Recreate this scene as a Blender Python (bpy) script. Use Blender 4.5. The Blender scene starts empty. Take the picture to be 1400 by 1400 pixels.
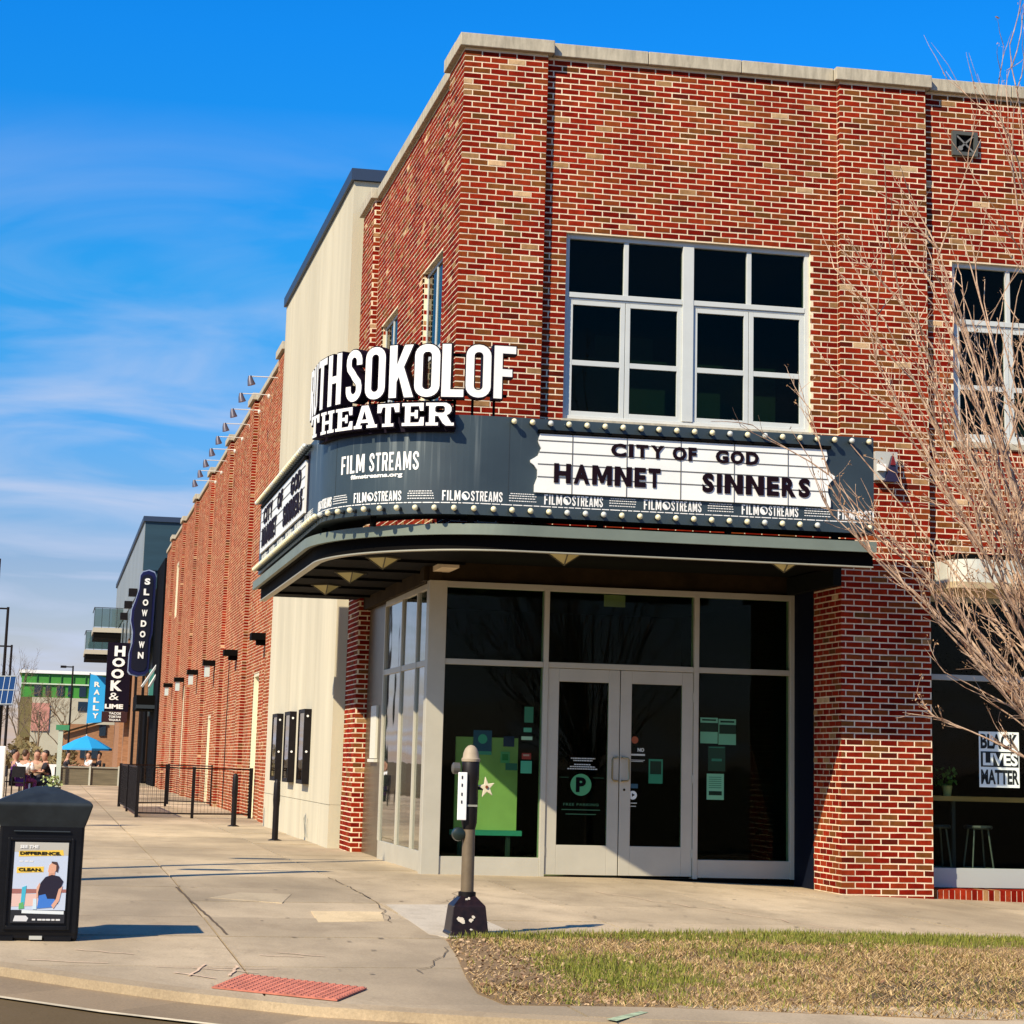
import bpy, math, random
import numpy as np
from mathutils import Vector, Matrix
R = math.radians
random.seed(7); rng = np.random.default_rng(7)
sc = bpy.context.scene
COL = sc.collection

# ------------------------------------------------------------------ camera
cam = bpy.data.cameras.new('camera'); camo = bpy.data.objects.new('camera', cam); COL.objects.link(camo)
_y, _p, _r = R(11.5309), R(10.9688), R(1.4984)
_F = Vector((math.sin(_y)*math.cos(_p), math.cos(_y)*math.cos(_p), math.sin(_p)))
_X = Vector((math.cos(_y), -math.sin(_y), 0)); _U = _X.cross(_F)
_X2 = _X*math.cos(_r) + _U*math.sin(_r); _U2 = _U*math.cos(_r) - _X*math.sin(_r)
camo.matrix_world = Matrix(((_X2.x, _U2.x, -_F.x, -4.161), (_X2.y, _U2.y, -_F.y, -23.522), (_X2.z, _U2.z, -_F.z, 1.318), (0, 0, 0, 1)))
cam.sensor_fit = 'HORIZONTAL'; cam.sensor_width = 36; cam.lens = 36*2980.85/1400
cam.shift_y = -(700-467)/1400; cam.clip_end = 6000; cam.clip_start = .1
sc.camera = camo

# ------------------------------------------------------------------ world, sun, exposure
SUN = Vector((-.95, -.78, 1.0)).normalized()                       # towards the sun
el = math.asin(SUN.z); az = math.atan2(SUN.x, SUN.y)
W = bpy.data.worlds.new('World'); sc.world = W; W.use_nodes = True
wn, wl = W.node_tree.nodes, W.node_tree.links
bg = wn['Background']; bg.inputs[1].default_value = .078
sky = wn.new('ShaderNodeTexSky'); sky.sky_type = 'NISHITA'; sky.sun_disc = False
sky.sun_elevation = el; sky.sun_rotation = az % (2*math.pi); sky.altitude = 300; sky.air_density = 1.0; sky.dust_density = .4; sky.ozone_density = 2.5
def wnode(t, **k):
    n = wn.new(t)
    for a, b in k.items(): setattr(n, a, b)
    return n
tc = wnode('ShaderNodeTexCoord'); sep = wnode('ShaderNodeSeparateXYZ'); wl.new(tc.outputs['Generated'], sep.inputs[0])
hs = wnode('ShaderNodeHueSaturation'); hs.inputs['Saturation'].default_value = 1.45; hs.inputs['Value'].default_value = 1.0
wl.new(sky.outputs[0], hs.inputs['Color'])
gm = wnode('ShaderNodeMapRange'); gm.inputs[1].default_value = 0; gm.inputs[2].default_value = .38; wl.new(sep.outputs[2], gm.inputs[0])
grad = wnode('ShaderNodeValToRGB'); e = grad.color_ramp.elements                # air colour: greyer low, deeper blue higher up
e[0].position = 0; e[0].color = (.84, .66, .84, 1); e[1].position = 1; e[1].color = (.30, 1.32, 1.75, 1)
for p, c in ((.22, (.82, .72, .90, 1)), (.38, (.64, .94, 1.20, 1)), (.56, (.40, 1.16, 1.36, 1)), (.85, (.30, 1.32, 1.75, 1))):
    q = grad.color_ramp.elements.new(p); q.color = c
wl.new(gm.outputs[0], grad.inputs[0])
mul = wnode('ShaderNodeMix', data_type='RGBA', blend_type='MULTIPLY'); mul.inputs[0].default_value = 1
wl.new(hs.outputs[0], mul.inputs[6]); wl.new(grad.outputs[0], mul.inputs[7])
# thin cirrus: stretched noise on the direction projected to a high plane
dv = wnode('ShaderNodeMath', operation='ADD'); dv.inputs[1].default_value = .12; wl.new(sep.outputs[2], dv.inputs[0])
px = wnode('ShaderNodeMath', operation='DIVIDE'); wl.new(sep.outputs[0], px.inputs[0]); wl.new(dv.outputs[0], px.inputs[1])
py = wnode('ShaderNodeMath', operation='DIVIDE'); wl.new(sep.outputs[1], py.inputs[0]); wl.new(dv.outputs[0], py.inputs[1])
cmb = wnode('ShaderNodeCombineXYZ'); wl.new(px.outputs[0], cmb.inputs[0]); wl.new(py.outputs[0], cmb.inputs[1])
mp = wnode('ShaderNodeMapping'); mp.inputs['Scale'].default_value = (.95, 1.15, 1); mp.inputs['Rotation'].default_value = (0, 0, R(-14)); mp.inputs['Location'].default_value = (3.1, 1.7, 0)
wl.new(cmb.outputs[0], mp.inputs[0])
nz = wnode('ShaderNodeTexNoise'); nz.inputs['Scale'].default_value = 1.5; nz.inputs['Detail'].default_value = 9; nz.inputs['Roughness'].default_value = .50; nz.inputs['Distortion'].default_value = 1.1
wl.new(mp.outputs[0], nz.inputs['Vector'])
cr = wnode('ShaderNodeValToRGB'); cr.color_ramp.elements[0].position = .44; cr.color_ramp.elements[0].color = (0, 0, 0, 1); cr.color_ramp.elements[1].position = .70; cr.color_ramp.elements[1].color = (.75, .75, .75, 1)
wl.new(nz.outputs[0], cr.inputs[0])
fade = wnode('ShaderNodeMapRange'); fade.inputs[1].default_value = .29; fade.inputs[2].default_value = .14; fade.inputs[3].default_value = .0; fade.inputs[4].default_value = 1; wl.new(sep.outputs[2], fade.inputs[0])
cf = wnode('ShaderNodeMath', operation='MULTIPLY'); wl.new(cr.outputs[0], cf.inputs[0]); wl.new(fade.outputs[0], cf.inputs[1])
cm = wnode('ShaderNodeMix', data_type='RGBA'); cm.inputs[7].default_value = (4.9, 5.6, 7.4, 1)
wl.new(cf.outputs[0], cm.inputs[0]); wl.new(mul.outputs[2], cm.inputs[6]); wl.new(cm.outputs[2], bg.inputs[0])

sl = bpy.data.lights.new('sun', 'SUN'); sl.energy = 5.0; sl.angle = R(.5); sl.color = (1, .87, .66)
so = bpy.data.objects.new('sun', sl); COL.objects.link(so); so.rotation_euler = (-SUN).to_track_quat('-Z', 'Y').to_euler(); so.location = (-20, -20, 25)
vs = sc.view_settings; vs.view_transform = 'Standard'; vs.look = 'None'; vs.exposure = .58; vs.gamma = 1; vs.use_curve_mapping = False

# ------------------------------------------------------------------ materials
MATS = {}
def mat(name, col, rough=.7, metal=0, spec=.4, var=0, scale=6, bump=0, bscale=60, stretch=(1, 1, 1), emit=None, col2=None, det=5):
    if name in MATS: return MATS[name]
    m = bpy.data.materials.new(name); m.use_nodes = True; n, l = m.node_tree.nodes, m.node_tree.links
    b = n['Principled BSDF']; b.inputs['Base Color'].default_value = (*col, 1); b.inputs['Roughness'].default_value = rough
    b.inputs['Metallic'].default_value = metal; b.inputs['Specular IOR Level'].default_value = spec
    if emit: b.inputs['Emission Color'].default_value = (*emit, 1); b.inputs['Emission Strength'].default_value = 1
    if var or bump:
        t = n.new('ShaderNodeTexCoord'); mpn = n.new('ShaderNodeMapping'); mpn.inputs['Scale'].default_value = stretch; l.new(t.outputs['Object'], mpn.inputs[0])
    if var:
        z = n.new('ShaderNodeTexNoise'); z.inputs['Scale'].default_value = scale; z.inputs['Detail'].default_value = det; z.inputs['Roughness'].default_value = .62; l.new(mpn.outputs[0], z.inputs['Vector'])
        r = n.new('ShaderNodeValToRGB'); r.color_ramp.elements[0].position = .34; r.color_ramp.elements[1].position = .68
        c2 = col2 or tuple(min(1, c*(1+var)) for c in col); c1 = tuple(c*(1-var) for c in col) if not col2 else col
        r.color_ramp.elements[0].color = (*c1, 1); r.color_ramp.elements[1].color = (*c2, 1)
        l.new(z.outputs[0], r.inputs[0]); l.new(r.outputs[0], b.inputs['Base Color'])
    if bump:
        z2 = n.new('ShaderNodeTexNoise'); z2.inputs['Scale'].default_value = bscale; z2.inputs['Detail'].default_value = 4; l.new(mpn.outputs[0], z2.inputs['Vector'])
        bp = n.new('ShaderNodeBump'); bp.inputs['Strength'].default_value = bump; bp.inputs['Distance'].default_value = .01; l.new(z2.outputs[0], bp.inputs['Height']); l.new(bp.outputs[0], b.inputs['Normal'])
    MATS[name] = m; return m

def brick_material(cols, nm='brick'):
    m = bpy.data.materials.new(nm); m.use_nodes = True; n, l = m.node_tree.nodes, m.node_tree.links; b = n['Principled BSDF']
    a = n.new('ShaderNodeAttribute'); a.attribute_name = 'tone'
    r = n.new('ShaderNodeValToRGB'); r.color_ramp.interpolation = 'CONSTANT'; el_ = r.color_ramp.elements
    el_[0].color = el_[0].color
    el_[0].color = (*cols[0][1], 1); el_[1].position = cols[1][0]; el_[1].color = (*cols[1][1], 1)
    for p, c in cols[2:]:
        q = el_.new(p); q.color = (*c, 1)
    l.new(a.outputs['Fac'], r.inputs[0])
    g = n.new('ShaderNodeNewGeometry')
    z = n.new('ShaderNodeTexNoise'); z.inputs['Scale'].default_value = 14; z.inputs['Detail'].default_value = 6; z.inputs['Roughness'].default_value = .7; l.new(g.outputs['Position'], z.inputs['Vector'])
    mr = n.new('ShaderNodeMapRange'); mr.inputs[1].default_value = .3; mr.inputs[2].default_value = .7; mr.inputs[3].default_value = .72; mr.inputs[4].default_value = 1.3; l.new(z.outputs[0], mr.inputs[0])
    mx = n.new('ShaderNodeMix'); mx.data_type = 'RGBA'; mx.blend_type = 'MULTIPLY'; mx.inputs[0].default_value = 1; l.new(r.outputs[0], mx.inputs[6]); l.new(mr.outputs[0], mx.inputs[7])
    z3 = n.new('ShaderNodeTexNoise'); z3.inputs['Scale'].default_value = 5.5; z3.inputs['Detail'].default_value = 8; z3.inputs['Roughness'].default_value = .75; l.new(g.outputs['Position'], z3.inputs['Vector'])
    m3 = n.new('ShaderNodeMapRange'); m3.inputs[1].default_value = .63; m3.inputs[2].default_value = .76; m3.inputs[4].default_value = .5; l.new(z3.outputs[0], m3.inputs[0])
    mpz = n.new('ShaderNodeMapping'); mpz.inputs['Scale'].default_value = (1.6, 1.6, .35); l.new(g.outputs['Position'], mpz.inputs[0])
    z4 = n.new('ShaderNodeTexNoise'); z4.inputs['Scale'].default_value = .9; z4.inputs['Detail'].default_value = 6; l.new(mpz.outputs[0], z4.inputs['Vector'])
    m4 = n.new('ShaderNodeMapRange'); m4.inputs[1].default_value = .32; m4.inputs[2].default_value = .68; m4.inputs[3].default_value = .74; m4.inputs[4].default_value = 1.16; l.new(z4.outputs[0], m4.inputs[0])
    mx4 = n.new('ShaderNodeMix'); mx4.data_type = 'RGBA'; mx4.blend_type = 'MULTIPLY'; mx4.inputs[0].default_value = 1; l.new(mx.outputs[2], mx4.inputs[6]); l.new(m4.outputs[0], mx4.inputs[7]); mx = mx4
    mx2 = n.new('ShaderNodeMix'); mx2.data_type = 'RGBA'; l.new(m3.outputs[0], mx2.inputs[0]); l.new(mx.outputs[2], mx2.inputs[6]); mx2.inputs[7].default_value = (.52, .32, .17, 1)
    l.new(mx2.outputs[2], b.inputs['Base Color']); b.inputs['Roughness'].default_value = .92; b.inputs['Specular IOR Level'].default_value = .06
    bp = n.new('ShaderNodeBump'); bp.inputs['Strength'].default_value = .5; bp.inputs['Distance'].default_value = .004
    z2 = n.new('ShaderNodeTexNoise'); z2.inputs['Scale'].default_value = 90; l.new(g.outputs['Position'], z2.inputs['Vector']); l.new(z2.outputs[0], bp.inputs['Height']); l.new(bp.outputs[0], b.inputs['Normal'])
    return m
M_BRICK = brick_material(((0, (.19, .009, .003)), (.14, (.25, .018, .005)), (.32, (.15, .006, .002)), (.44, (.24, .026, .007)), (.62, (.20, .013, .004)), (.74, (.21, .042, .010)), (.84, (.17, .054, .013)), (.91, (.12, .040, .010)), (.942, (.09, .009, .004)), (.968, (.32, .17, .07)), (.990, (.52, .34, .18))))
M_BRICK2 = brick_material(((0, (.31, .060, .022)), (.2, (.36, .082, .033)), (.4, (.25, .040, .015)), (.6, (.34, .105, .042)), (.8, (.27, .105, .042)), (.95, (.44, .24, .12))), 'sunlit_orange_brick')
M_MORTAR = mat('mortar', (.75, .61, .42), .95, var=.18, scale=1.6, stretch=(1.4, 1.4, .6), bump=.4, bscale=120, spec=.1)
M_STONE = mat('cast_stone', (.42, .375, .28), .9, var=.22, scale=5, bump=.3, stretch=(3, 3, .6), spec=.2)
M_CONC = mat('board_marked_concrete', (.53, .48, .35), .9, var=.11, scale=1.1, bump=.2, bscale=18, stretch=(1, 1, .15), spec=.2)
M_CAP = mat('dark_metal_cap', (.03, .05, .09), .5, metal=.3)
M_ALU = mat('aluminium_frame', (.46, .43, .34), .42, metal=.15, var=.06, scale=2, spec=.5)
M_WFRAME = mat('window_frame_paint', (.52, .54, .51), .45, spec=.5, var=.04, scale=3)
M_BLACK = mat('black_void', (.004, .004, .005), .9, spec=.05)
M_DARKBR = mat('dark_brown_band', (.030, .019, .008), .8, spec=.1, var=.3, scale=3)
M_FASCIA = mat('canopy_fascia_metal', (.155, .185, .148), .5, metal=.1, var=.13, scale=1.2, spec=.5)
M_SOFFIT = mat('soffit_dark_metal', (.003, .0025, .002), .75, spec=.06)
M_TRIM = mat('pale_trim_metal', (.36, .34, .26), .4, metal=.3)
M_WHITE = mat('white_letter_face', (.80, .79, .74), .4, spec=.5, var=.03, scale=4)
M_LETSIDE = mat('letter_side_black', (.006, .003, .010), .6, spec=.1)
M_LETBLK = mat('black_board_letter', (.008, .002, .005), .6, spec=.1)
M_BOARD = mat('milky_board_panel', (.78, .78, .73), .35, spec=.5, var=.04, scale=2)
M_RAIL = mat('board_rail', (.10, .10, .09), .5)
M_BULB = mat('bulb_glass', (.74, .69, .44), .15, spec=.8)
M_BULBC = mat('bulb_glass_clear', (.56, .58, .52), .1, spec=.9)
M_BLACKP = mat('black_plastic', (.004, .004, .005), .4, spec=.22, var=.3, scale=8, bump=.08, bscale=150)
M_IRON = mat('black_iron', (.006, .004, .004), .5, spec=.2, var=.4, scale=12)
M_DARKSTEEL = mat('dark_steel', (.035, .045, .05), .5, metal=.3)
M_TEAL = mat('teal_dark_cladding', (.022, .055, .075), .5, metal=.2, var=.15, scale=.3, stretch=(1, 1, 8))
M_CLADL = mat('pale_grey_cladding', (.27, .30, .30), .5, metal=.3, var=.08, scale=.3)
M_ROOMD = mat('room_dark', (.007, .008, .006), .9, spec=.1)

def glass_material(name, tint, refl=1.0, base=.035):
    m = bpy.data.materials.new(name); m.use_nodes = True; n, l = m.node_tree.nodes, m.node_tree.links
    out = n['Material Output']; n.remove(n['Principled BSDF'])
    t = n.new('ShaderNodeBsdfTransparent'); t.inputs[0].default_value = (*tint, 1)
    g = n.new('ShaderNodeBsdfGlossy'); g.inputs['Roughness'].default_value = .015; g.inputs['Color'].default_value = (refl, refl, refl, 1)
    lw = n.new('ShaderNodeLayerWeight'); lw.inputs['Blend'].default_value = .5
    pw = n.new('ShaderNodeMath'); pw.operation = 'POWER'; pw.inputs[1].default_value = 4.5; l.new(lw.outputs['Facing'], pw.inputs[0])
    mr = n.new('ShaderNodeMapRange'); mr.inputs[1].default_value = 0; mr.inputs[2].default_value = 1; mr.inputs[3].default_value = base; mr.inputs[4].default_value = 1
    l.new(pw.outputs[0], mr.inputs[0])
    tcn = n.new('ShaderNodeTexCoord'); z = n.new('ShaderNodeTexNoise'); z.inputs['Scale'].default_value = .9; l.new(tcn.outputs['Object'], z.inputs['Vector'])
    bp = n.new('ShaderNodeBump'); bp.inputs['Strength'].default_value = .06; bp.inputs['Distance'].default_value = .05; l.new(z.outputs[0], bp.inputs['Height']); l.new(bp.outputs[0], g.inputs['Normal'])
    mx = n.new('ShaderNodeMixShader'); l.new(mr.outputs[0], mx.inputs[0]); l.new(t.outputs[0], mx.inputs[1]); l.new(g.outputs[0], mx.inputs[2]); l.new(mx.outputs[0], out.inputs[0])
    return m
M_GLASS = glass_material('storefront_glass', (.70, .84, .70), .5, .010)
M_GLASSUP = glass_material('upper_window_glass', (.42, .52, .44), .5, .014); M_GLASSR = glass_material('shop_glass', (.86, .90, .82), .5, .012)
M_GLASSL = glass_material('side_glass', (.4, .5, .45), 1, .16)

def wmat(name, base, wear, scale=4, rough=.85, dirt=(.14, .10, .06)):
    """ground material: base colour with large stains, fine grain"""
    m = bpy.data.materials.new(name); m.use_nodes = True; n, l = m.node_tree.nodes, m.node_tree.links; b = n['Principled BSDF']; b.inputs['Roughness'].default_value = rough; b.inputs['Specular IOR Level'].default_value = .25
    g = n.new('ShaderNodeNewGeometry')
    def noise(s, d=6, r_=.6, st=None):
        z = n.new('ShaderNodeTexNoise'); z.inputs['Scale'].default_value = s; z.inputs['Detail'].default_value = d; z.inputs['Roughness'].default_value = r_
        if st:
            q = n.new('ShaderNodeMapping'); q.inputs['Scale'].default_value = st; l.new(g.outputs['Position'], q.inputs[0]); l.new(q.outputs[0], z.inputs['Vector'])
        else: l.new(g.outputs['Position'], z.inputs['Vector'])
        return z
    a = n.new('ShaderNodeAttribute'); a.attribute_name = 'tone'
    z1 = noise(.45 if scale == 4 else scale*.2, 5, .55, (1, .45, 1)); r1 = n.new('ShaderNodeValToRGB'); r1.color_ramp.elements[0].position = .36; r1.color_ramp.elements[1].position = .66
    r1.color_ramp.elements[0].color = (*tuple(c*(1-wear) for c in base), 1); r1.color_ramp.elements[1].color = (*tuple(c*(1+wear*.7) for c in base), 1); l.new(z1.outputs[0], r1.inputs[0])
    z2 = noise(2.3, 9, .72, (1, .5, 1)); r2 = n.new('ShaderNodeMapRange'); r2.inputs[1].default_value = .48; r2.inputs[2].default_value = .72; r2.inputs[4].default_value = .72; l.new(z2.outputs[0], r2.inputs[0])
    mx = n.new('ShaderNodeMix'); mx.data_type = 'RGBA'; l.new(r2.outputs[0], mx.inputs[0]); l.new(r1.outputs[0], mx.inputs[6]); mx.inputs[7].default_value = (*tuple(.45*c+.55*d for c, d in zip(base, dirt)), 1)
    z3 = noise(60, 4, .7); r3 = n.new('ShaderNodeMapRange'); r3.inputs[1].default_value = .3; r3.inputs[2].default_value = .7; r3.inputs[3].default_value = .82; r3.inputs[4].default_value = 1.16; l.new(z3.outputs[0], r3.inputs[0])
    mt = n.new('ShaderNodeMath'); mt.operation = 'MULTIPLY_ADD'; mt.inputs[1].default_value = .24; mt.inputs[2].default_value = .88; l.new(a.outputs['Fac'], mt.inputs[0])
    mm = n.new('ShaderNodeMath'); mm.operation = 'MULTIPLY'; l.new(r3.outputs[0], mm.inputs[0]); l.new(mt.outputs[0], mm.inputs[1])
    m2 = n.new('ShaderNodeMix'); m2.data_type = 'RGBA'; m2.blend_type = 'MULTIPLY'; m2.inputs[0].default_value = 1; l.new(mx.outputs[2], m2.inputs[6]); l.new(mm.outputs[0], m2.inputs[7]); l.new(m2.outputs[2], b.inputs['Base Color'])
    bp = n.new('ShaderNodeBump'); bp.inputs['Strength'].default_value = .35; bp.inputs['Distance'].default_value = .006; l.new(z3.outputs[0], bp.inputs['Height']); l.new(bp.outputs[0], b.inputs['Normal'])
    return m
M_WALK = wmat('sidewalk_concrete', (.44, .345, .22), .32)
M_KERB = wmat('kerb_concrete', (.42, .32, .195), .22)
M_GUT = wmat('gutter_concrete', (.28, .205, .12), .25)
M_ASPH = wmat('asphalt', (.135, .095, .048), .25); M_ASPH.node_tree.nodes['Principled BSDF'].inputs['Specular IOR Level'].default_value = .05
M_SOIL = wmat('dry_soil', (.27, .175, .085), .3)
M_TAN = wmat('tan_patch', (.64, .49, .28), .08)
M_PALE = wmat('pale_patch', (.52, .45, .34), .10); M_PALE2 = wmat('old_repair', (.47, .375, .24), .2)

# ------------------------------------------------------------------ builders
def tag(o, label=None, cat=None, group=None, kind=None):
    if label: o['label'] = label
    if cat: o['category'] = cat
    if group: o['group'] = group
    if kind: o['kind'] = kind
    return o
def empty(name, loc, label=None, cat=None, group=None, kind=None):
    o = bpy.data.objects.new(name, None); COL.objects.link(o); o.location = loc; o.empty_display_size = .2
    return tag(o, label, cat, group, kind)
def root_loc(p):
    v = Vector((0, 0, 0))
    while p is not None: v = v + Vector(p.location); p = p.parent
    return v
class MB:
    def __init__(s): s.v = []; s.f = []; s.m = []; s.t = []
    def add(s, vs, fs, mi=0, tone=.5):
        k = len(s.v); s.v += [tuple(p) for p in vs]
        for f in fs: s.f.append(tuple(i+k for i in f)); s.m.append(mi); s.t.append(tone)
        return s
    def box(s, x0, y0, z0, x1, y1, z1, mi=0, tone=.5):
        if x0 > x1: x0, x1 = x1, x0
        if y0 > y1: y0, y1 = y1, y0
        if z0 > z1: z0, z1 = z1, z0
        return s.add([(x0,y0,z0),(x1,y0,z0),(x1,y1,z0),(x0,y1,z0),(x0,y0,z1),(x1,y0,z1),(x1,y1,z1),(x0,y1,z1)],
              [(0,3,2,1),(4,5,6,7),(0,1,5,4),(1,2,6,5),(2,3,7,6),(3,0,4,7)], mi, tone)
    def beam(s, p, q, w, h, mi=0):
        p = Vector(p); q = Vector(q); d = (q-p).normalized(); up = Vector((0,0,1)) if abs(d.z) < .95 else Vector((1,0,0))
        a = d.cross(up).normalized()*w/2; b = a.cross(d).normalized()*h/2
        return s.add([p-a-b,p+a-b,p+a+b,p-a+b,q-a-b,q+a-b,q+a+b,q-a+b],[(0,1,2,3),(7,6,5,4),(0,4,5,1),(1,5,6,2),(2,6,7,3),(3,7,4,0)],mi)
    def tube(s, pts, rs, n=8, mi=0, cap=True):
        pts = [Vector(p) for p in pts]
        if not hasattr(rs, '__len__'): rs = [rs]*len(pts)
        k0 = len(s.v); a = None
        for i, p in enumerate(pts):
            d = (pts[min(i+1, len(pts)-1)]-pts[max(i-1, 0)]).normalized()
            if a is None:
                up = Vector((0,0,1)) if abs(d.z) < .9 else Vector((1,0,0)); a = d.cross(up).normalized()
            else: a = (a-d*a.dot(d)).normalized()
            b = d.cross(a)
            for j in range(n):
                t = 2*math.pi*j/n; s.v.append(tuple(p+(a*math.cos(t)+b*math.sin(t))*rs[i]))
        for i in range(len(pts)-1):
            for j in range(n):
                s.f.append((k0+i*n+j, k0+i*n+(j+1)%n, k0+(i+1)*n+(j+1)%n, k0+(i+1)*n+j)); s.m.append(mi); s.t.append(.5)
        if cap:
            s.f.append(tuple(k0+j for j in reversed(range(n)))); s.m.append(mi); s.t.append(.5)
            s.f.append(tuple(k0+(len(pts)-1)*n+j for j in range(n))); s.m.append(mi); s.t.append(.5)
        return s
    def lathe(s, prof, c=(0,0,0), n=16, mi=0, axis='z', sq=1):
        k0 = len(s.v)
        for r, z in prof:
            for j in range(n):
                t = 2*math.pi*j/n; x, y = r*math.cos(t), r*math.sin(t)*sq
                p = (x, y, z) if axis == 'z' else ((x, -z, y) if axis == 'y' else (-z, x, y))
                s.v.append((c[0]+p[0], c[1]+p[1], c[2]+p[2]))
        for i in range(len(prof)-1):
            for j in range(n):
                s.f.append((k0+i*n+j, k0+i*n+(j+1)%n, k0+(i+1)*n+(j+1)%n, k0+(i+1)*n+j)); s.m.append(mi); s.t.append(.5)
        s.f.append(tuple(k0+j for j in reversed(range(n)))); s.m.append(mi); s.t.append(.5)
        s.f.append(tuple(k0+(len(prof)-1)*n+j for j in range(n))); s.m.append(mi); s.t.append(.5)
        return s
    def prism(s, poly, z0, z1, mi=0, tone=.5, zf=None):
        n = len(poly); k0 = len(s.v)
        for x, y in poly: s.v.append((x, y, z0 if zf is None else zf(x, y)+z0))
        for x, y in poly: s.v.append((x, y, z1 if zf is None else zf(x, y)+z1))
        s.f.append(tuple(k0+i for i in reversed(range(n)))); s.f.append(tuple(k0+n+i for i in range(n))); s.m += [mi]*2; s.t += [tone]*2
        for i in range(n):
            j = (i+1) % n; s.f.append((k0+i, k0+j, k0+n+j, k0+n+i)); s.m.append(mi); s.t.append(tone)
        return s
    def prismY(s, poly, y0, y1, mi=0):      # polygon in x,z extruded along y
        n = len(poly); k0 = len(s.v)
        for x, z in poly: s.v.append((x, y0, z))
        for x, z in poly: s.v.append((x, y1, z))
        s.f.append(tuple(k0+i for i in range(n))); s.f.append(tuple(k0+n+i for i in reversed(range(n)))); s.m += [mi]*2; s.t += [.5]*2
        for i in range(n):
            j = (i+1) % n; s.f.append((k0+j, k0+i, k0+n+i, k0+n+j)); s.m.append(mi); s.t.append(.5)
        return s
    def mesh(s, name, mats, off=Vector((0,0,0)), smooth=False):
        me = bpy.data.meshes.new(name); me.from_pydata([(p[0]-off.x, p[1]-off.y, p[2]-off.z) for p in s.v], [], s.f)
        for m in (mats if isinstance(mats, (list, tuple)) else [mats]): me.materials.append(m)
        me.polygons.foreach_set('material_index', s.m)
        at = me.attributes.new('tone', 'FLOAT', 'FACE'); at.data.foreach_set('value', s.t)
        if smooth: me.polygons.foreach_set('use_smooth', [True]*len(s.f))
        me.update(); return me
    def build(s, name, mats, parent=None, loc=None, bevel=0, smooth=False):
        base = Vector(loc) if loc is not None else root_loc(parent)
        o = bpy.data.objects.new(name, s.mesh(name, mats, base, smooth)); COL.objects.link(o)
        if parent is not None: o.parent = parent
        if parent is None or loc is not None: o.location = base - root_loc(parent)
        if bevel:
            md = o.modifiers.new('bevel', 'BEVEL'); md.width = bevel; md.segments = 2; md.limit_method = 'ANGLE'
        if smooth:
            try: o.data.set_sharp_from_angle(angle=R(40))
            except Exception: pass
        return o
def copy_tree(o, parent=None):
    c = o.copy(); COL.objects.link(c); c.parent = parent
    for ch in list(o.children): copy_tree(ch, c)
    return c
def mesh_np(name, V, F, mats, tone=None, mi=None):
    me = bpy.data.meshes.new(name); V = np.asarray(V, np.float32); F = np.asarray(F, np.int32)
    me.vertices.add(len(V)); me.vertices.foreach_set('co', V.ravel())
    k = F.shape[1]; me.loops.add(F.size); me.loops.foreach_set('vertex_index', F.ravel())
    me.polygons.add(len(F)); me.polygons.foreach_set('loop_start', np.arange(0, F.size, k, dtype=np.int32)); me.polygons.foreach_set('loop_total', np.full(len(F), k, np.int32))
    for m in (mats if isinstance(mats, (list, tuple)) else [mats]): me.materials.append(m)
    if mi is not None: me.polygons.foreach_set('material_index', np.asarray(mi, np.int32))
    if tone is not None:
        at = me.attributes.new('tone', 'FLOAT', 'FACE'); at.data.foreach_set('value', np.asarray(tone, np.float32))
    me.polygons.foreach_set('use_smooth', [False]*len(F)); me.update(calc_edges=True); me.validate(); return me
def link(name, me, parent=None, loc=(0,0,0)):
    o = bpy.data.objects.new(name, me); COL.objects.link(o); o.parent = parent; o.location = loc; return o

# ------------------------------------------------------------------ brickwork
CH = .0677; BL = .2032
def bricks(O, U, N, u0, u1, z0, z1, holes=(), phase=0, join=.0076):
    """list of bricks (origin, U, N, ua, ub, za, zb, tone) laid in running bond on a face; courses at multiples of CH"""
    out = []; k = int(math.floor(z0/CH))
    while k*CH < z1-.02:
        za = max(k*CH+join, z0); zb = min((k+1)*CH-join, z1); k += 1
        if zb-za < .02: continue
        segs = [(u0, u1)]
        for (a, b, c, d) in holes:
            if zb > c+.005 and za < d-.005:
                ns = []
                for s in segs:
                    if b <= s[0] or a >= s[1]: ns.append(s)
                    else:
                        if s[0] < a: ns.append((s[0], a))
                        if b < s[1]: ns.append((b, s[1]))
                segs = ns
        ph = phase + (BL/2 if k % 2 else 0)
        for s in segs:
            i = math.floor((s[0]-ph)/BL)
            while True:
                a = ph+i*BL; b = a+BL; i += 1
                if a >= s[1]: break
                aa = a+join if a > s[0]+.004 else s[0]; bb = b-join if b < s[1]-.004 else s[1]
                if bb-aa > .03: out.append((O, U, N, aa, bb, za, zb, random.random()))
                if b >= s[1]: break
    return out
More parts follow.
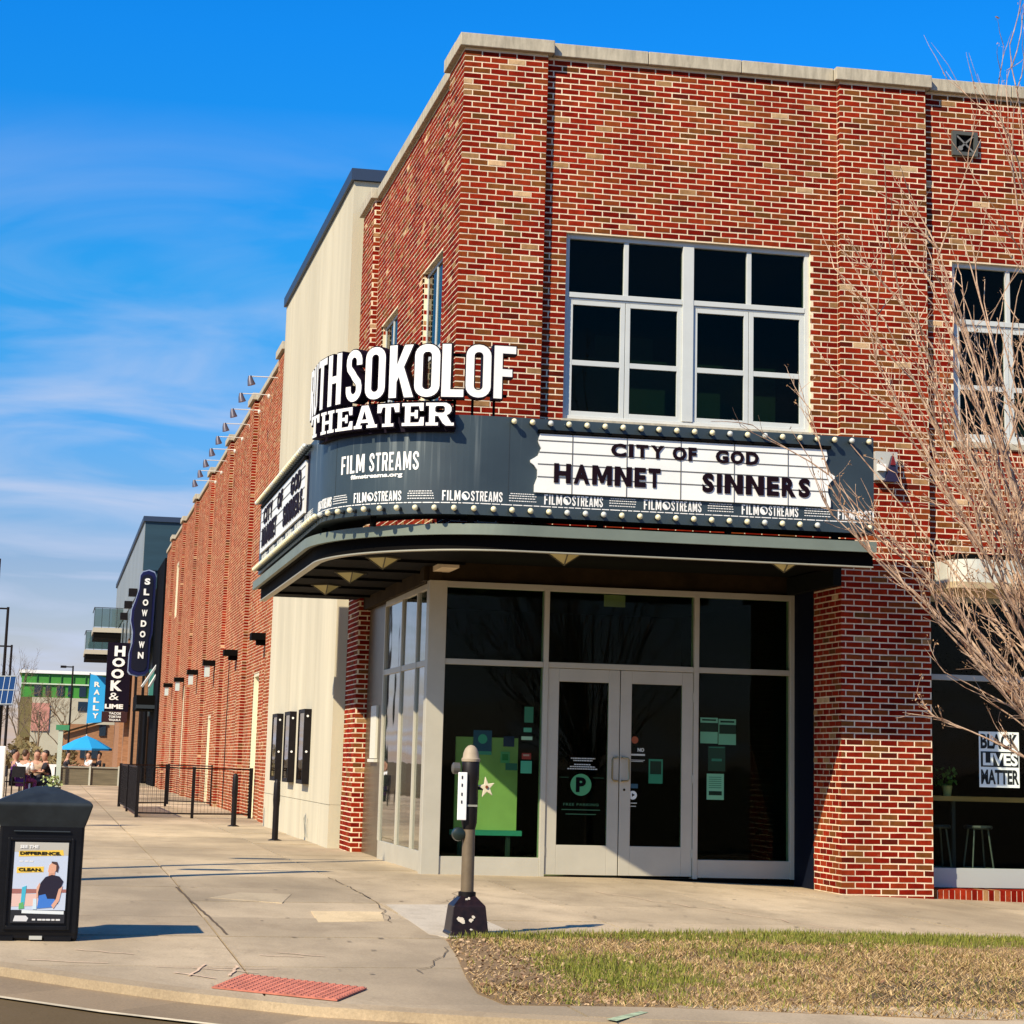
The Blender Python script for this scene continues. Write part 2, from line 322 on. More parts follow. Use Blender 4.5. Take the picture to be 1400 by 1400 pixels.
def brick_arrays(L, t=.02):
    n = len(L); V = np.zeros((n, 8, 3)); T = np.zeros(n)
    O = np.array([b[0] for b in L], float); U = np.array([b[1] for b in L], float); Nn = np.array([b[2] for b in L], float)
    A = np.array([b[3:8] for b in L], float); Z = np.array([0, 0, 1.])
    jit = rng.uniform(-.0016, .0012, n)
    w = rng.normal(0, .0014, (n, 4)); hz = rng.normal(0, .0012, (n, 4))
    for i, (u, z) in enumerate(((3, 5), (4, 5), (4, 6), (3, 6))):
        uu = A[:, u-3]; zz = A[:, z-3]
        P = O+U*(uu+w[:, i]*0)[:, None]+Z*(zz+hz[:, i])[:, None]
        V[:, i] = P+Nn*jit[:, None]; V[:, i+4] = P-Nn*t
    F = np.array([(0,1,2,3),(1,0,4,5),(2,1,5,6),(3,2,6,7),(0,3,7,4)])
    # winding: make the front face look along N
    c = np.cross(U[0], Z); 
    if np.dot(c, Nn[0]) < 0: F = F[:, ::-1]
    FF = (F[None]+8*np.arange(n)[:, None, None]).reshape(-1, 4)
    return V.reshape(-1, 3), FF, np.repeat(A[:, 4], 5)
def build_bricks(groups, name, parent, mt=None):
    """all bricks of several faces joined as one part"""
    Vs, Fs, Ts, k = [], [], [], 0
    for L in groups:
        if not L: continue
        V, F, T = brick_arrays(L); Vs.append(V); Fs.append(F+k); Ts.append(T); k += len(V)
    base = root_loc(parent)
    V = np.concatenate(Vs)-np.array(base)
    o = link(name, mesh_np(name, V, np.concatenate(Fs), mt or M_BRICK, np.concatenate(Ts)), parent)
    o['kind'] = 'stuff'; return o
_bm = {}
def single_brick(b, parent):
    O, U, N, ua, ub, za, zb, tone = b
    key = (round(ub-ua, 3), round(zb-za, 3), U, N, int(tone*14))
    if key not in _bm:
        w, h = ub-ua, zb-za
        V, F, T = brick_arrays([((0,0,0), U, N, 0, w, 0, h, (int(tone*14)+.5)/14)])
        _bm[key] = mesh_np('brick', V, F, M_BRICK, T)
    base = root_loc(parent)
    p = Vector(O)+Vector(U)*ua+Vector((0,0,za))
    return link('brick', _bm[key], parent, p-base)
def backing(mb, axis, plane, outward, a0, a1, z0, z1, holes=(), th=.22, mi=0):
    """wall body with openings: boxes between the openings; axis 'x' = wall runs along x"""
    us = sorted({a0, a1, *[min(max(h[0], a0), a1) for h in holes], *[min(max(h[1], a0), a1) for h in holes]})
    zs = sorted({z0, z1, *[min(max(h[2], z0), z1) for h in holes], *[min(max(h[3], z0), z1) for h in holes]})
    for i in range(len(us)-1):
        run = None
        for j in range(len(zs)-1):
            cu, cz = (us[i]+us[i+1])/2, (zs[j]+zs[j+1])/2
            solid = not any(h[0] < cu < h[1] and h[2] < cz < h[3] for h in holes)
            if solid:
                if run is None: run = [zs[j], zs[j+1]]
                else: run[1] = zs[j+1]
            if (not solid or j == len(zs)-2) and run:
                f = plane-outward*.0032; g = f-outward*th
                if axis == 'x': mb.box(us[i], f, run[0], us[i+1], g, run[1], mi)
                else: mb.box(f, us[i], run[0], g, us[i+1], run[1], mi)
                run = None
X_, Y_ = (1., 0., 0.), (0., 1., 0.); NF = (0., -1., 0.); NL = (-1., 0., 0.)
def frontb(y, *a, **k): return bricks((0., y, 0.), X_, NF, *a, **k)
def leftb(x, *a, **k): return bricks((x, 0., 0.), Y_, NL, *a, **k)

# ------------------------------------------------------------------ flat lettering
def rr(x0, y0, x1, y1, r, n=5, corners=(1,1,1,1)):
    P = []
    for (cx, cy, a0, on, px_, py_) in ((x1-r, y0+r, -90, corners[0], x1, y0), (x1-r, y1-r, 0, corners[1], x1, y1), (x0+r, y1-r, 90, corners[2], x0, y1), (x0+r, y0+r, 180, corners[3], x0, y0)):
        if on: P += [(cx+r*math.cos(R(a0+90*i/n)), cy+r*math.sin(R(a0+90*i/n))) for i in range(n+1)]
        else: P.append((px_, py_))
    return P
def ribbon(pts, w):
    L, Q = [], []
    for i, p in enumerate(pts):
        a = pts[max(i-1, 0)]; b = pts[min(i+1, len(pts)-1)]; dx, dy = b[0]-a[0], b[1]-a[1]; n = math.hypot(dx, dy) or 1
        ww = w if not hasattr(w, '__call__') else w(dx/n)
        L.append((p[0]-dy/n*ww/2, p[1]+dx/n*ww/2)); Q.append((p[0]+dy/n*ww/2, p[1]-dx/n*ww/2))
    return L+Q[::-1]
def s_line(W, s=.15):
    c = W/2; rx = (W-s)/2; P = []
    P += [(W-s/2, .70), (W-s/2, .74)]
    P += [(c+rx*math.cos(R(a)), .77+.16*math.sin(R(a))) for a in range(10, 180, 17)]
    P += [(s/2, .72), (s/2+.02, .64), (c-.03, .54), (c+.03, .46), (W-s/2-.02, .36), (W-s/2, .28)]
    P += [(c+rx*math.cos(R(a)), .23-.16*math.sin(R(a))) for a in range(0, 171, 17)]
    P += [(s/2, .26), (s/2, .30)]
    return P
def condensed(ch):
    s = .145
    W_ = {'I': s, 'M': .60, 'A': .50, 'L': .36, 'F': .38, 'E': .38, 'T': .44}.get(ch, .45)
    W = W_
    G = {
     'O': [rr(0,0,W,1,.21), rr(s,.14,W-s,.86,.075)],
     'T': [[(W/2-s/2,0),(W/2+s/2,0),(W/2+s/2,.86),(W,.86),(W,1),(0,1),(0,.86),(W/2-s/2,.86)]],
     'H': [[(0,0),(s,0),(s,.43),(W-s,.43),(W-s,0),(W,0),(W,1),(W-s,1),(W-s,.57),(s,.57),(s,1),(0,1)]],
     'L': [[(0,0),(W,0),(W,.14),(s,.14),(s,1),(0,1)]],
     'F': [[(0,0),(s,0),(s,.42),(W-.06,.42),(W-.06,.56),(s,.56),(s,.86),(W,.86),(W,1),(0,1)]],
     'E': [[(0,0),(W,0),(W,.14),(s,.14),(s,.43),(W-.06,.43),(W-.06,.57),(s,.57),(s,.86),(W,.86),(W,1),(0,1)]],
     'I': [[(0,0),(s,0),(s,1),(0,1)]],
     'N': [[(0,0),(s,0),(s,.62),(W-s,0),(W,0),(W,1),(W-s,1),(W-s,.40),(s,1),(0,1)]],
     'K': [[(0,0),(s,0),(s,.30),(s+.045,.40),(W-.15,0),(W+.02,0),(s+.135,.58),(W,1),(W-.16,1),(s,.62),(s,1),(0,1)]],
     'R': [[(0,0),(s,0),(s,.42),(s+.05,.42),(W-s,0),(W+.015,0),(W-.075,.45),(W-.03,.50),(W,.58),(W,.84),(W-.03,.93),(W-.08,.98),(W-.15,1),(0,1)], rr(s,.55,W-s+.01,.87,.06)],
     'U': [[(0,1)]+[(W/2-W/2*math.cos(R(a)), .20-.20*math.sin(R(a))) for a in range(0,181,15)]+[(W,1),(W-s,1)]+[(W/2+(W/2-s)*math.cos(R(a)), .20-.07*math.sin(R(a))) for a in range(0,181,20)]+[(s,1)]],
     'M': [[(0,0),(s,0),(s,.62),(.25,.1),(.35,.1),(W-s,.62),(W-s,0),(W,0),(W,1),(W-.17,1),(.30,.45),(.17,1),(0,1)]],
     'A': [[(0,0),(.14,0),(.17,.20),(.33,.20),(.36,0),(.50,0),(.34,1),(.16,1)], [(.19,.33),(.31,.33),(.25,.76)]],
     'S': [ribbon(s_line(W), s)],
    }
    return G[ch], W
def slab(ch):
    G = {
     'H': ([[(0,0),(.42,0),(.42,.13),(.31,.13),(.31,.43),(.64,.43),(.64,.13),(.53,.13),(.53,0),(.95,0),(.95,.13),(.84,.13),(.84,.87),(.95,.87),(.95,1),(.53,1),(.53,.87),(.64,.87),(.64,.57),(.31,.57),(.31,.87),(.42,.87),(.42,1),(0,1),(0,.87),(.11,.87),(.11,.13),(0,.13)]], .95),
     'T': ([[(.2,0),(.62,0),(.62,.13),(.51,.13),(.51,.86),(.62,.86),(.68,.62),(.82,.62),(.82,1),(0,1),(0,.62),(.14,.62),(.2,.86),(.31,.86),(.31,.13),(.2,.13)]], .82),
     'E': ([[(0,0),(.8,0),(.8,.37),(.68,.37),(.62,.14),(.31,.14),(.31,.43),(.46,.43),(.48,.32),(.58,.32),(.58,.68),(.48,.68),(.46,.57),(.31,.57),(.31,.86),(.62,.86),(.66,.65),(.78,.65),(.78,1),(0,1),(0,.87),(.11,.87),(.11,.13),(0,.13)]], .8),
     'A': ([[(0,0),(.36,0),(.36,.13),(.28,.13),(.31,.24),(.62,.24),(.66,.13),(.57,.13),(.57,0),(1,0),(1,.13),(.91,.13),(.62,1),(.34,1),(.09,.13),(0,.13)], [(.36,.38),(.57,.38),(.465,.78)]], 1.0),
     'R': ([[(0,0),(.42,0),(.42,.13),(.31,.13),(.31,.42),(.42,.42),(.58,.1),(.68,0),(.95,0),(.95,.13),(.86,.13),(.70,.46),(.80,.53),(.86,.64),(.86,.80),(.80,.92),(.68,1),(0,1),(0,.87),(.11,.87),(.11,.13),(0,.13)], rr(.31,.56,.64,.87,.1)], .95),
    }
    return G[ch]
def curve_mesh(contours, ext, off=0, bevel=0):
    """fills flat outlines (with holes) and gives them depth 2*ext centred on z=0"""
    c = bpy.data.curves.new('outline', 'CURVE'); c.dimensions = '2D'; c.fill_mode = 'BOTH'; c.extrude = ext; c.offset = off; c.bevel_depth = bevel
    for P in contours:
        s = c.splines.new('POLY'); s.points.add(len(P)-1)
        for i, p in enumerate(P): s.points[i].co = (p[0], p[1], 0, 1)
        s.use_cyclic_u = True
    return _tomesh(c)
def _tomesh(c):
    o = bpy.data.objects.new('tmp', c); COL.objects.link(o); dg = bpy.context.evaluated_depsgraph_get(); dg.update()
    me = bpy.data.meshes.new_from_object(o.evaluated_get(dg)); bpy.data.objects.remove(o); bpy.data.curves.remove(c); return me
_tc = {}
def text_mesh(s, off=0, ext=.01, sp=1.0):
    k = (s, off, ext, sp)
    if k not in _tc:
        c = bpy.data.curves.new('t', 'FONT'); c.body = s; c.offset = off; c.extrude = ext; c.space_character = sp; c.resolution_u = 3
        _tc[k] = _tomesh(c)
    return _tc[k]
def mesh_data(me):
    V = np.zeros(len(me.vertices)*3); me.vertices.foreach_get('co', V); return V.reshape(-1, 3), [tuple(p.vertices) for p in me.polygons]
def fit_text(s, x0, x1, z0, z1, depth, off=.03, sp=1.0, src=None):
    """returns verts (x,z,depth) fitted to a box and faces"""
    me = src or text_mesh(s, off, .5, sp); V, F = mesh_data(me)
    if not len(V): return V, F
    mn, mx = V.min(0), V.max(0); sx = (x1-x0)/(mx[0]-mn[0]) if x1 is not None else (z1-z0)/(mx[1]-mn[1]); sz = (z1-z0)/(mx[1]-mn[1])
    W = np.stack([x0+(V[:, 0]-mn[0])*sx, z0+(V[:, 1]-mn[1])*sz, (V[:, 2]-mn[2])/(mx[2]-mn[2]+1e-9)*depth], 1)
    return W, F
def put(name, V, F, m, parent, kind=None):
    base = np.array(root_loc(parent)); me = bpy.data.meshes.new(name); me.from_pydata([tuple(p) for p in V-base], [], F); me.materials.append(m); me.update()
    o = link(name, me, parent)
    if kind: o['kind'] = kind
    return o
def front_text(s, x0, x1, z0, z1, y, m, parent, off=.03, depth=.002, name='lettering', src=None, sp=1.0):
    W, F = fit_text(s, x0, x1, z0, z1, depth, off, sp, src)
    return put(name, np.stack([W[:, 0], y-W[:, 2], W[:, 1]], 1), F, m, parent)

# ------------------------------------------------------------------ ground
def gh(x, y):
    return .07-.028*max(0, min(x, 9)-2)-.012*max(0, min(-y, 13))
KERB = [(-8.6, 140), (-8.6, 4), (-8.3, .2), (-7.6, -2.6), (-6.6, -5.0), (-5.5, -7.0), (-4.5, -8.5), (-3.9, -9.3), (-3.3, -10.0), (-2.6, -10.65), (-1.7, -11.1), (-.8, -11.4), (.4, -11.7), (1.8, -11.95), (4, -12.1), (40, -12.1)]
def clip(poly, a, b):                                           # keep the left-hand side of a->b
    out = []
    for i in range(len(poly)):
        p, q = poly[i], poly[(i+1) % len(poly)]
        sp = (b[0]-a[0])*(p[1]-a[1])-(b[1]-a[1])*(p[0]-a[0]); sq = (b[0]-a[0])*(q[1]-a[1])-(b[1]-a[1])*(q[0]-a[0])
        if sp >= 0: out.append(p)
        if (sp < 0) != (sq < 0):
            t = sp/(sp-sq); out.append((p[0]+(q[0]-p[0])*t, p[1]+(q[1]-p[1])*t))
    return out
def offset_line(P, d):
    out = []
    for i, p in enumerate(P):
        a = P[max(i-1, 0)]; b = P[min(i+1, len(P)-1)]; dx, dy = b[0]-a[0], b[1]-a[1]; n = math.hypot(dx, dy)
        out.append((p[0]-dy/n*d, p[1]+dx/n*d))
    return out
g = MB().add([(-3000,-3000,-.42),(3000,-3000,-.42),(3000,3000,-.42),(-3000,3000,-.42)], [(0,1,2,3)]).build('ground', M_ASPH); tag(g, kind='structure')
road = MB(); RO = offset_line(KERB, -.62)
def rz(x, y): return gh(x, y)-.075
for i in range(len(RO)-1):                                       # road sheet beyond the gutter
    a, b = RO[i], RO[i+1]; A = offset_line(KERB, -1.8)[i]; B = offset_line(KERB, -1.8)[i+1]; A2 = offset_line(KERB, -30)[i]; B2 = offset_line(KERB, -30)[i+1]
    road.add([(*a, rz(*a)-.004), (*b, rz(*b)-.004), (*B, rz(*b)+.01), (*A, rz(*a)+.01)], [(0,3,2,1)])
    road.add([(*A, rz(*a)+.01), (*B, rz(*b)+.01), (*B2, -.24), (*A2, -.24)], [(0,3,2,1)])
road = road.build('road', M_ASPH); tag(road, kind='structure')
walk = empty('sidewalk', (0, 0, 0), kind='structure')
base = MB(); KI = offset_line(KERB, .16)
bp_ = [(x, y) for x, y in KI if y < 100]
# bedding sheet just under the slabs
for x0 in np.arange(-8.6, 14, 1.0):
    for (y0, y1) in [(-12.2+1.0*i, -11.2+1.0*i) for i in range(16)]+[(3.8+4*i, 7.8+4*i) for i in range(30)]:
        P = [(x0, y0), (x0+1.0, y0), (x0+1.0, y1), (x0, y1)]
        for i in range(len(KI)-1):
            if len(P) >= 3: P = clip(P, KI[i], KI[i+1])
        if len(P) >= 3: base.add([(x, y, gh(x, y)-.014) for x, y in P], [tuple(range(len(P)))], 0, .1)
MJ = mat('joint_dirt', (.11, .075, .04), .95)
b_ = base.build('slab_bedding', MJ, walk)
GRASS = [(-1.09,-6.55),(-1.26,-7.96),(-1.42,-9.12),(-1.52,-10.04),(-1.46,-10.62),(-.55,-10.72),(.25,-10.98),(1.04,-11.2),(4,-11.5),(12,-11.5),(12,-5.3),(4.6,-5.3),(2.1,-5.68),(.41,-5.92),(-.71,-6.15)]
def inpoly(x, y, P):
    c = False
    for i in range(len(P)):
        (x1, y1), (x2, y2) = P[i], P[i-1]
        if (y1 > y) != (y2 > y) and x < (x2-x1)*(y-y1)/(y2-y1)+x1: c = not c
    return c
xs = [-8.6, -6.2, -4.55, -2.82, -1.1, .6, 2.3, 4.0, 5.7, 7.4, 9.1, 10.8]
ys = [-12.2, -10.6, -8.6, -6.5, -4.8, -3.05, -1.3, .45, 2.2, 4.0, 5.8, 7.6, 9.6, 11.8, 14, 17, 20, 24, 28, 33, 39, 46, 55, 66, 80, 100, 139]
nslab = 0
for i in range(len(xs)-1):
    for j in range(len(ys)-1):
        gp = .009 if ys[j] < 12 else .012
        P = [(xs[i]+gp, ys[j]+gp), (xs[i+1]-gp, ys[j]+gp), (xs[i+1]-gp, ys[j+1]-gp), (xs[i]+gp, ys[j+1]-gp)]
        if xs[i] > .4 and ys[j] > 2: continue
        for k in range(len(KI)-1):
            if len(P) >= 3: P = clip(P, KI[k], KI[k+1])
        if len(P) < 3: continue
        if all(inpoly(x, y, GRASS) for x, y in P): continue
        d = random.uniform(-.004, .004); m = MB(); m.prism(P, -.06, d, zf=gh, tone=random.random()); m.build('paving_slab', M_WALK, walk); nslab += 1
kb = MB(); K0 = KERB; K1 = KI; G1 = offset_line(KERB, -.02); G2 = offset_line(KERB, -.62)
def ramp(i):                                                    # kerb height above the gutter, dropped at the crossing
    x, y = KERB[i]; d = math.hypot(x+3.2, y+10.2); return .02+.10*min(1, max(0, (d-1.6)/1.6))
gut = MB(); 
for i in range(len(KERB)-1):
    a, b = KERB[i], KERB[i+1]; za, zb = gh(*a), gh(*b); c, d = KI[i], KI[i+1]
    L = math.hypot(b[0]-a[0], b[1]-a[1])
    kb.add([(*a, rz(*a)-.05), (*b, rz(*b)-.05), (*b, zb-.006), (*a, za-.006), (*c, za+.001), (*d, zb+.001), (*c, za-.1), (*d, zb-.1)], [(0,1,2,3),(3,2,5,4),(4,5,7,6)], 0, random.random())
    e, f = G2[i], G2[i+1]
    gut.add([(*a, rz(*a)+.012), (*b, rz(*b)+.012), (*f, rz(*b)), (*e, rz(*a))], [(0,3,2,1)], 0, random.random())
kb.build('kerb', M_KERB, walk); gut.build('gutter', M_GUT, walk)
ln = MB(); H1 = offset_line(KERB, -.60); H2 = offset_line(KERB, -.655)
for i in range(2, len(KERB)-1): ln.add([(*H1[i], rz(*KERB[i])+.004), (*H1[i+1], rz(*KERB[i+1])+.004), (*H2[i+1], rz(*KERB[i+1])+.003), (*H2[i], rz(*KERB[i])+.003)], [(0,3,2,1)])
l_ = ln.build('gutter_joint_line', mat('pale_joint_sealant', (.62, .52, .34), .8, var=.3, scale=3), walk)
# tactile crossing pad
tp = MB(); PAD = [(-3.11,-9.86),(-2.43,-10.47),(-2.17,-9.86),(-2.86,-9.14)]
tp.prism(PAD, .001, .010, zf=gh)
for i in range(12):
    for j in range(18):
        u, v = (i+.5)/12, (j+.5)/18
        x = (1-u)*((1-v)*PAD[0][0]+v*PAD[1][0])+u*((1-v)*PAD[3][0]+v*PAD[2][0]); y = (1-u)*((1-v)*PAD[0][1]+v*PAD[1][1])+u*((1-v)*PAD[3][1]+v*PAD[2][1])
        z = gh(x, y)+.010; tp.lathe([(.017, z), (.013, z+.006)], (x, y, 0), 6)
tp.build('tactile_pad', mat('brick_red_tactile', (.42, .135, .085), .75, var=.22, scale=9, bump=.3), walk)
def patch(name, P, m, h=.004, par=walk): return MB().prism(P, -.02, h, zf=gh).build(name, m, par)
patch('tan_patch', [(-1.84,-4.07),(-1.91,-5.20),(-1.34,-5.03),(-1.22,-4.06)][::1], M_TAN)
patch('pale_slab', [(-1.06,-3.25),(-1.16,-6.18),(-1.05,-6.4),(-.72,-6.22),(-.44,-6.05),(-.46,-3.15)], M_PALE, .0045)
patch('repair_patch', [(-2.62,-2.7),(-2.0,-3.2),(-1.8,-2.1),(-2.3,-2.0)], M_PALE2, .0035)
# crack and old paint marks in the pavement
ck = MB()
def crack(P, w, mi=0):
    for a, b in zip(P, P[1:]):
        d = Vector((b[0]-a[0], b[1]-a[1], 0)).normalized(); nrm = Vector((-d.y, d.x, 0))*w/2; za, zb = gh(*a)+.0055, gh(*b)+.0055
        ck.add([(a[0]-nrm.x, a[1]-nrm.y, za), (b[0]-nrm.x, b[1]-nrm.y, zb), (b[0]+nrm.x, b[1]+nrm.y, zb), (a[0]+nrm.x, a[1]+nrm.y, za)], [(0,1,2,3)], mi)
def wob(a, b, n, s):
    return [(a[0]+(b[0]-a[0])*i/n+random.uniform(-s, s), a[1]+(b[1]-a[1])*i/n+random.uniform(-s, s)*2) for i in range(n+1)]
crack(wob((-2.85,-1.4), (-2.74,-6.4), 26, .008), .022); crack(wob((-1.12,.5), (-1.08,-2.5), 14, .02), .010)
crack(wob((-1.08,-2.5), (-1.3,-5.2), 12, .03), .008); crack(wob((-.9,-6.4), (-1.7,-8.9), 14, .05), .007); crack(wob((1.4,-1.2), (2.6,-5.2), 18, .06), .012, 1); crack(wob((2.4,-5.0), (2.8,-5.4), 6, .05), .014, 1)
crack(wob((.1,-1.0), (-.5,-3.0), 10, .04), .006); crack(wob((-4.3,-4.8),(-2.8,-4.85), 12, .015), .010)
for a, b, w in (((-3.3,-9.0),(-3.05,-9.35),.02),((-3.15,-8.75),(-2.75,-9.0),.018),((-3.05,-8.5),(-3.2,-9.2),.018),((-2.85,-8.55),(-2.95,-9.2),.02),((-3.4,-8.7),(-2.6,-8.75),.015),((-2.65,-7.9),(-2.35,-8.0),.02),((-2.5,-7.7),(-2.2,-7.95),.02),((-4.2,-8.3),(-3.7,-8.5),.02),((-3.9,-7.6),(-3.5,-7.9),.018)):
    crack(wob(a, b, 5, .012), w, 1)
ck.build('cracks_and_paint_marks', [mat('crack_dark', (.10, .07, .04), .95), mat('old_paint', (.60, .42, .27), .85, var=.3, scale=20)], walk)
gp_ = MB(); 
P = [(-1.03,-11.28),(-.99,-11.36),(-.70,-10.97),(-.74,-10.93)]
gp_.add([(x, y, gh(x, y)+.006) for x, y in P], [(0,1,2,3)]); gp_.build('green_utility_mark', mat('green_paint', (.33, .40, .24), .9, var=.35, scale=14), walk)

gs = MB()
for i in range(150):
    x, y = random.uniform(-4.6, 6), random.uniform(-10, 1.2)
    if inpoly(x, y, GRASS) or any((b[0]-a[0])*(y-a[1])-(b[1]-a[1])*(x-a[0]) < 0 for a, b in zip(KI, KI[1:])): continue
    r = random.uniform(.010, .030); z = gh(x, y)+.0062; gs.add([(x+r*math.cos(t)*random.uniform(.7, 1.1), y+r*math.sin(t)*random.uniform(.7, 1.1), z) for t in np.linspace(0, 5.4, 7)], [tuple(range(7))])
gs.build('gum_spots', mat('gum_dark', (.16, .125, .085), .9), walk)['kind'] = 'stuff'

# planting strip: soil, grass, dead leaves
soil = MB(); 
soil.add([(x, y, gh(x, y)-.001) for x, y in GRASS], [tuple(range(len(GRASS)))]); soil.prism(GRASS, -.05, .004, zf=gh)
so_ = soil.build('planting_strip', M_SOIL, walk)
def scatter_grass():
    N = 190000; Vs = []; T = []
    x = rng.uniform(-1.5, 6.2, N*2); y = rng.uniform(-11.5, -5.3, N*2)
    ok = np.array([inpoly(a, b, GRASS) for a, b in zip(x, y)]); x, y = x[ok][:N], y[ok][:N]; n = len(x)
    nz_ = np.sin(x*2.1+1.3*np.sin(y*1.7))*np.cos(y*2.6+x*.9)*.5+.5
    # green along the walk and towards the corner, straw elsewhere
    n2 = np.sin(x*5.3+2*np.sin(y*3.1))*np.cos(y*4.9+1.7*np.cos(x*3.7))
    n4 = np.sin(x*17+2*np.sin(y*13))*np.cos(y*15+1.5*np.cos(x*12))
    n3 = np.sin(x*11+3*np.sin(y*7))*np.cos(y*9+2*np.cos(x*8))
    green = np.clip((y+6.9)/.5, 0, 1)*.85+np.exp(-((x+.45)/.6)**2-((y+9.0)/1.3)**2)*1.0+.55*np.exp(-((x-.9)/.55)**2-((y+7.6)/.6)**2)+.25*(nz_-.9)+.26*n2+.20*n3+.16*n4-.08
    bare = (x < -.85) & (y > -9.6) & (y < -6.6)
    g_ = rng.random(n) < np.clip(green, .03, .95)
    keep = rng.random(n) < np.where(bare, .10, np.where(g_, .80, .42+.3*n3)); x, y, g_ = x[keep], y[keep], g_[keep]; n = len(x)
    z = np.array([gh(a, b) for a, b in zip(x, y)])+.002
    h = np.where(g_, rng.uniform(.015, .060, n), rng.uniform(.008, .036, n)); a = rng.uniform(0, 2*np.pi, n); lean = np.where(g_, rng.uniform(.1, .7, n), rng.uniform(.6, 2.2, n))*h
    w = rng.uniform(.0025, .0055, n); la = rng.uniform(0, 2*np.pi, n)
    P = np.stack([x, y, z], 1); D = np.stack([np.cos(a)*w, np.sin(a)*w, 0*w], 1); L = np.stack([np.cos(la)*lean, np.sin(la)*lean, h], 1)
    V = np.stack([P-D, P+D, P+L*.6+D*.6, P+L], 1).reshape(-1, 3); k = 4*np.arange(n)[:, None]
    F = np.concatenate([k+np.array([0,1,2]), k+np.array([0,2,3])]); tone = np.where(g_, rng.uniform(0, .5, n), rng.uniform(.5, 1, n)); tone = np.concatenate([tone, tone])
    m = bpy.data.materials.new('grass'); m.use_nodes = True; nn, l = m.node_tree.nodes, m.node_tree.links; b = nn['Principled BSDF']; at = nn.new('ShaderNodeAttribute'); at.attribute_name = 'tone'
    r = nn.new('ShaderNodeValToRGB'); r.color_ramp.elements[0].color = (.085, .10, .014, 1); r.color_ramp.elements[1].color = (.56, .40, .19, 1); r.color_ramp.elements[1].position = 1
    for p, c in ((.25, (.15, .165, .022, 1)), (.48, (.27, .26, .045, 1)), (.52, (.22, .13, .045, 1)), (.75, (.40, .26, .11, 1))): q = r.color_ramp.elements.new(p); q.color = c
    l.new(at.outputs['Fac'], r.inputs[0]); l.new(r.outputs[0], b.inputs['Base Color']); b.inputs['Roughness'].default_value = .7; b.inputs['Specular IOR Level'].default_value = .2
    o = link('grass', mesh_np('grass', V, F, m, tone)); tag(o, 'patchy green and straw coloured grass in the planting strip', 'grass', kind='stuff')
    n = 5200; x = rng.uniform(-1.45, 5.5, n*2); y = rng.uniform(-11.4, -5.6, n*2)
    d = np.where(x < -.6, 1, np.where(y < -8.2, .22, .10)); ok = (rng.random(n*2) < d) & np.array([inpoly(a_, b_, GRASS) for a_, b_ in zip(x, y)]); x, y = x[ok], y[ok]; n = len(x)
    z = np.array([gh(a_, b_) for a_, b_ in zip(x, y)])+rng.uniform(.004, .03, n); s = rng.uniform(.006, .022, n); a = rng.uniform(0, 6.28, n)
    P = np.stack([x, y, z], 1); U = np.stack([np.cos(a)*s, np.sin(a)*s, rng.uniform(-.6, .6, n)*s], 1); Vv = np.stack([-np.sin(a)*s*.6, np.cos(a)*s*.6, rng.uniform(-.5, .5, n)*s], 1)
    V = np.stack([P-U, P-Vv, P+U, P+Vv], 1).reshape(-1, 3); F = 4*np.arange(n)[:, None]+np.array([0,1,2,3])
    m2 = bpy.data.materials.new('dead_leaf'); m2.use_nodes = True; nn, l = m2.node_tree.nodes, m2.node_tree.links; at = nn.new('ShaderNodeAttribute'); at.attribute_name = 'tone'; r = nn.new('ShaderNodeValToRGB')
    r.color_ramp.elements[0].color = (.16, .07, .03, 1); r.color_ramp.elements[1].color = (.50, .34, .18, 1); l.new(at.outputs['Fac'], r.inputs[0]); l.new(r.outputs[0], nn['Principled BSDF'].inputs['Base Color']); nn['Principled BSDF'].inputs['Roughness'].default_value = .8
    o = link('dead_leaves', mesh_np('dead_leaves', V, F, m2, rng.random(n))); tag(o, 'dry brown leaves and litter over the bare corner of the planting strip', 'leaves', kind='stuff')
scatter_grass()

# ------------------------------------------------------------------ theater building
TOP = 9.37
bld = empty('theater_building', (0, 0, 0), 'two storey red brick corner theater with pale coping and big gridded upper windows', 'building')
wall = MB(); PX = .09
W1 = (1.26, 4.19, 5.15, 7.30); W2 = (5.95, 8.90, 5.15, 7.30)
LW = [(1.58, 3.03, 5.15, 7.36), (5.08, 6.58, 5.15, 7.36)]
backing(wall, 'x', PX, -1, .5, 5.0, 3.70, TOP, [W1], .24)
SH = (5.60, 9.4, -.1, 3.36)
backing(wall, 'x', PX, -1, 5.0, 12, -.1, TOP, [W2, SH], .24)
wall.box(.0032, .0032, 3.72, .98-.004, .25, TOP); wall.box(.0032, .25, 3.72, .25, .98-.004, TOP)
wall.box(4.5232, .0032, -.1, 5.5968, .92, 3.99); wall.box(4.5232, .0032, 3.99, 5.5968, .30, TOP)
backing(wall, 'y', PX, -1, .98, 7.15, 3.5, TOP, LW, .2)
wall.box(.0032, 7.1532, -.1, .30, 8.29, TOP)
wall.box(.0965, .35, TOP-.4, .3, 8.4, TOP-.001); 
wall = wall.build('brick_wall', M_MORTAR, bld)
for zz in (3.7,): pass
G = []
G.append(frontb(0., 0, .98, 3.73, TOP))
G.append(frontb(PX, .985, 4.515, 3.72, TOP, [W1], phase=.05))
pier = frontb(0., 4.52, 5.60, -.10, TOP)
pret = leftb(4.52, .014, .93, -.05, 3.95)
G.append(leftb(4.52, .014, PX-.002, 3.96, TOP))
G.append(frontb(PX, 5.605, 12, -.1, TOP, [W2, SH], phase=.03))
G.append(leftb(0., .014, .98, 3.73, TOP))
G.append(leftb(PX, .985, 7.145, 3.73, TOP, LW, phase=.06))
G.append(leftb(0., 7.164, 8.30, .03, TOP, phase=.02))
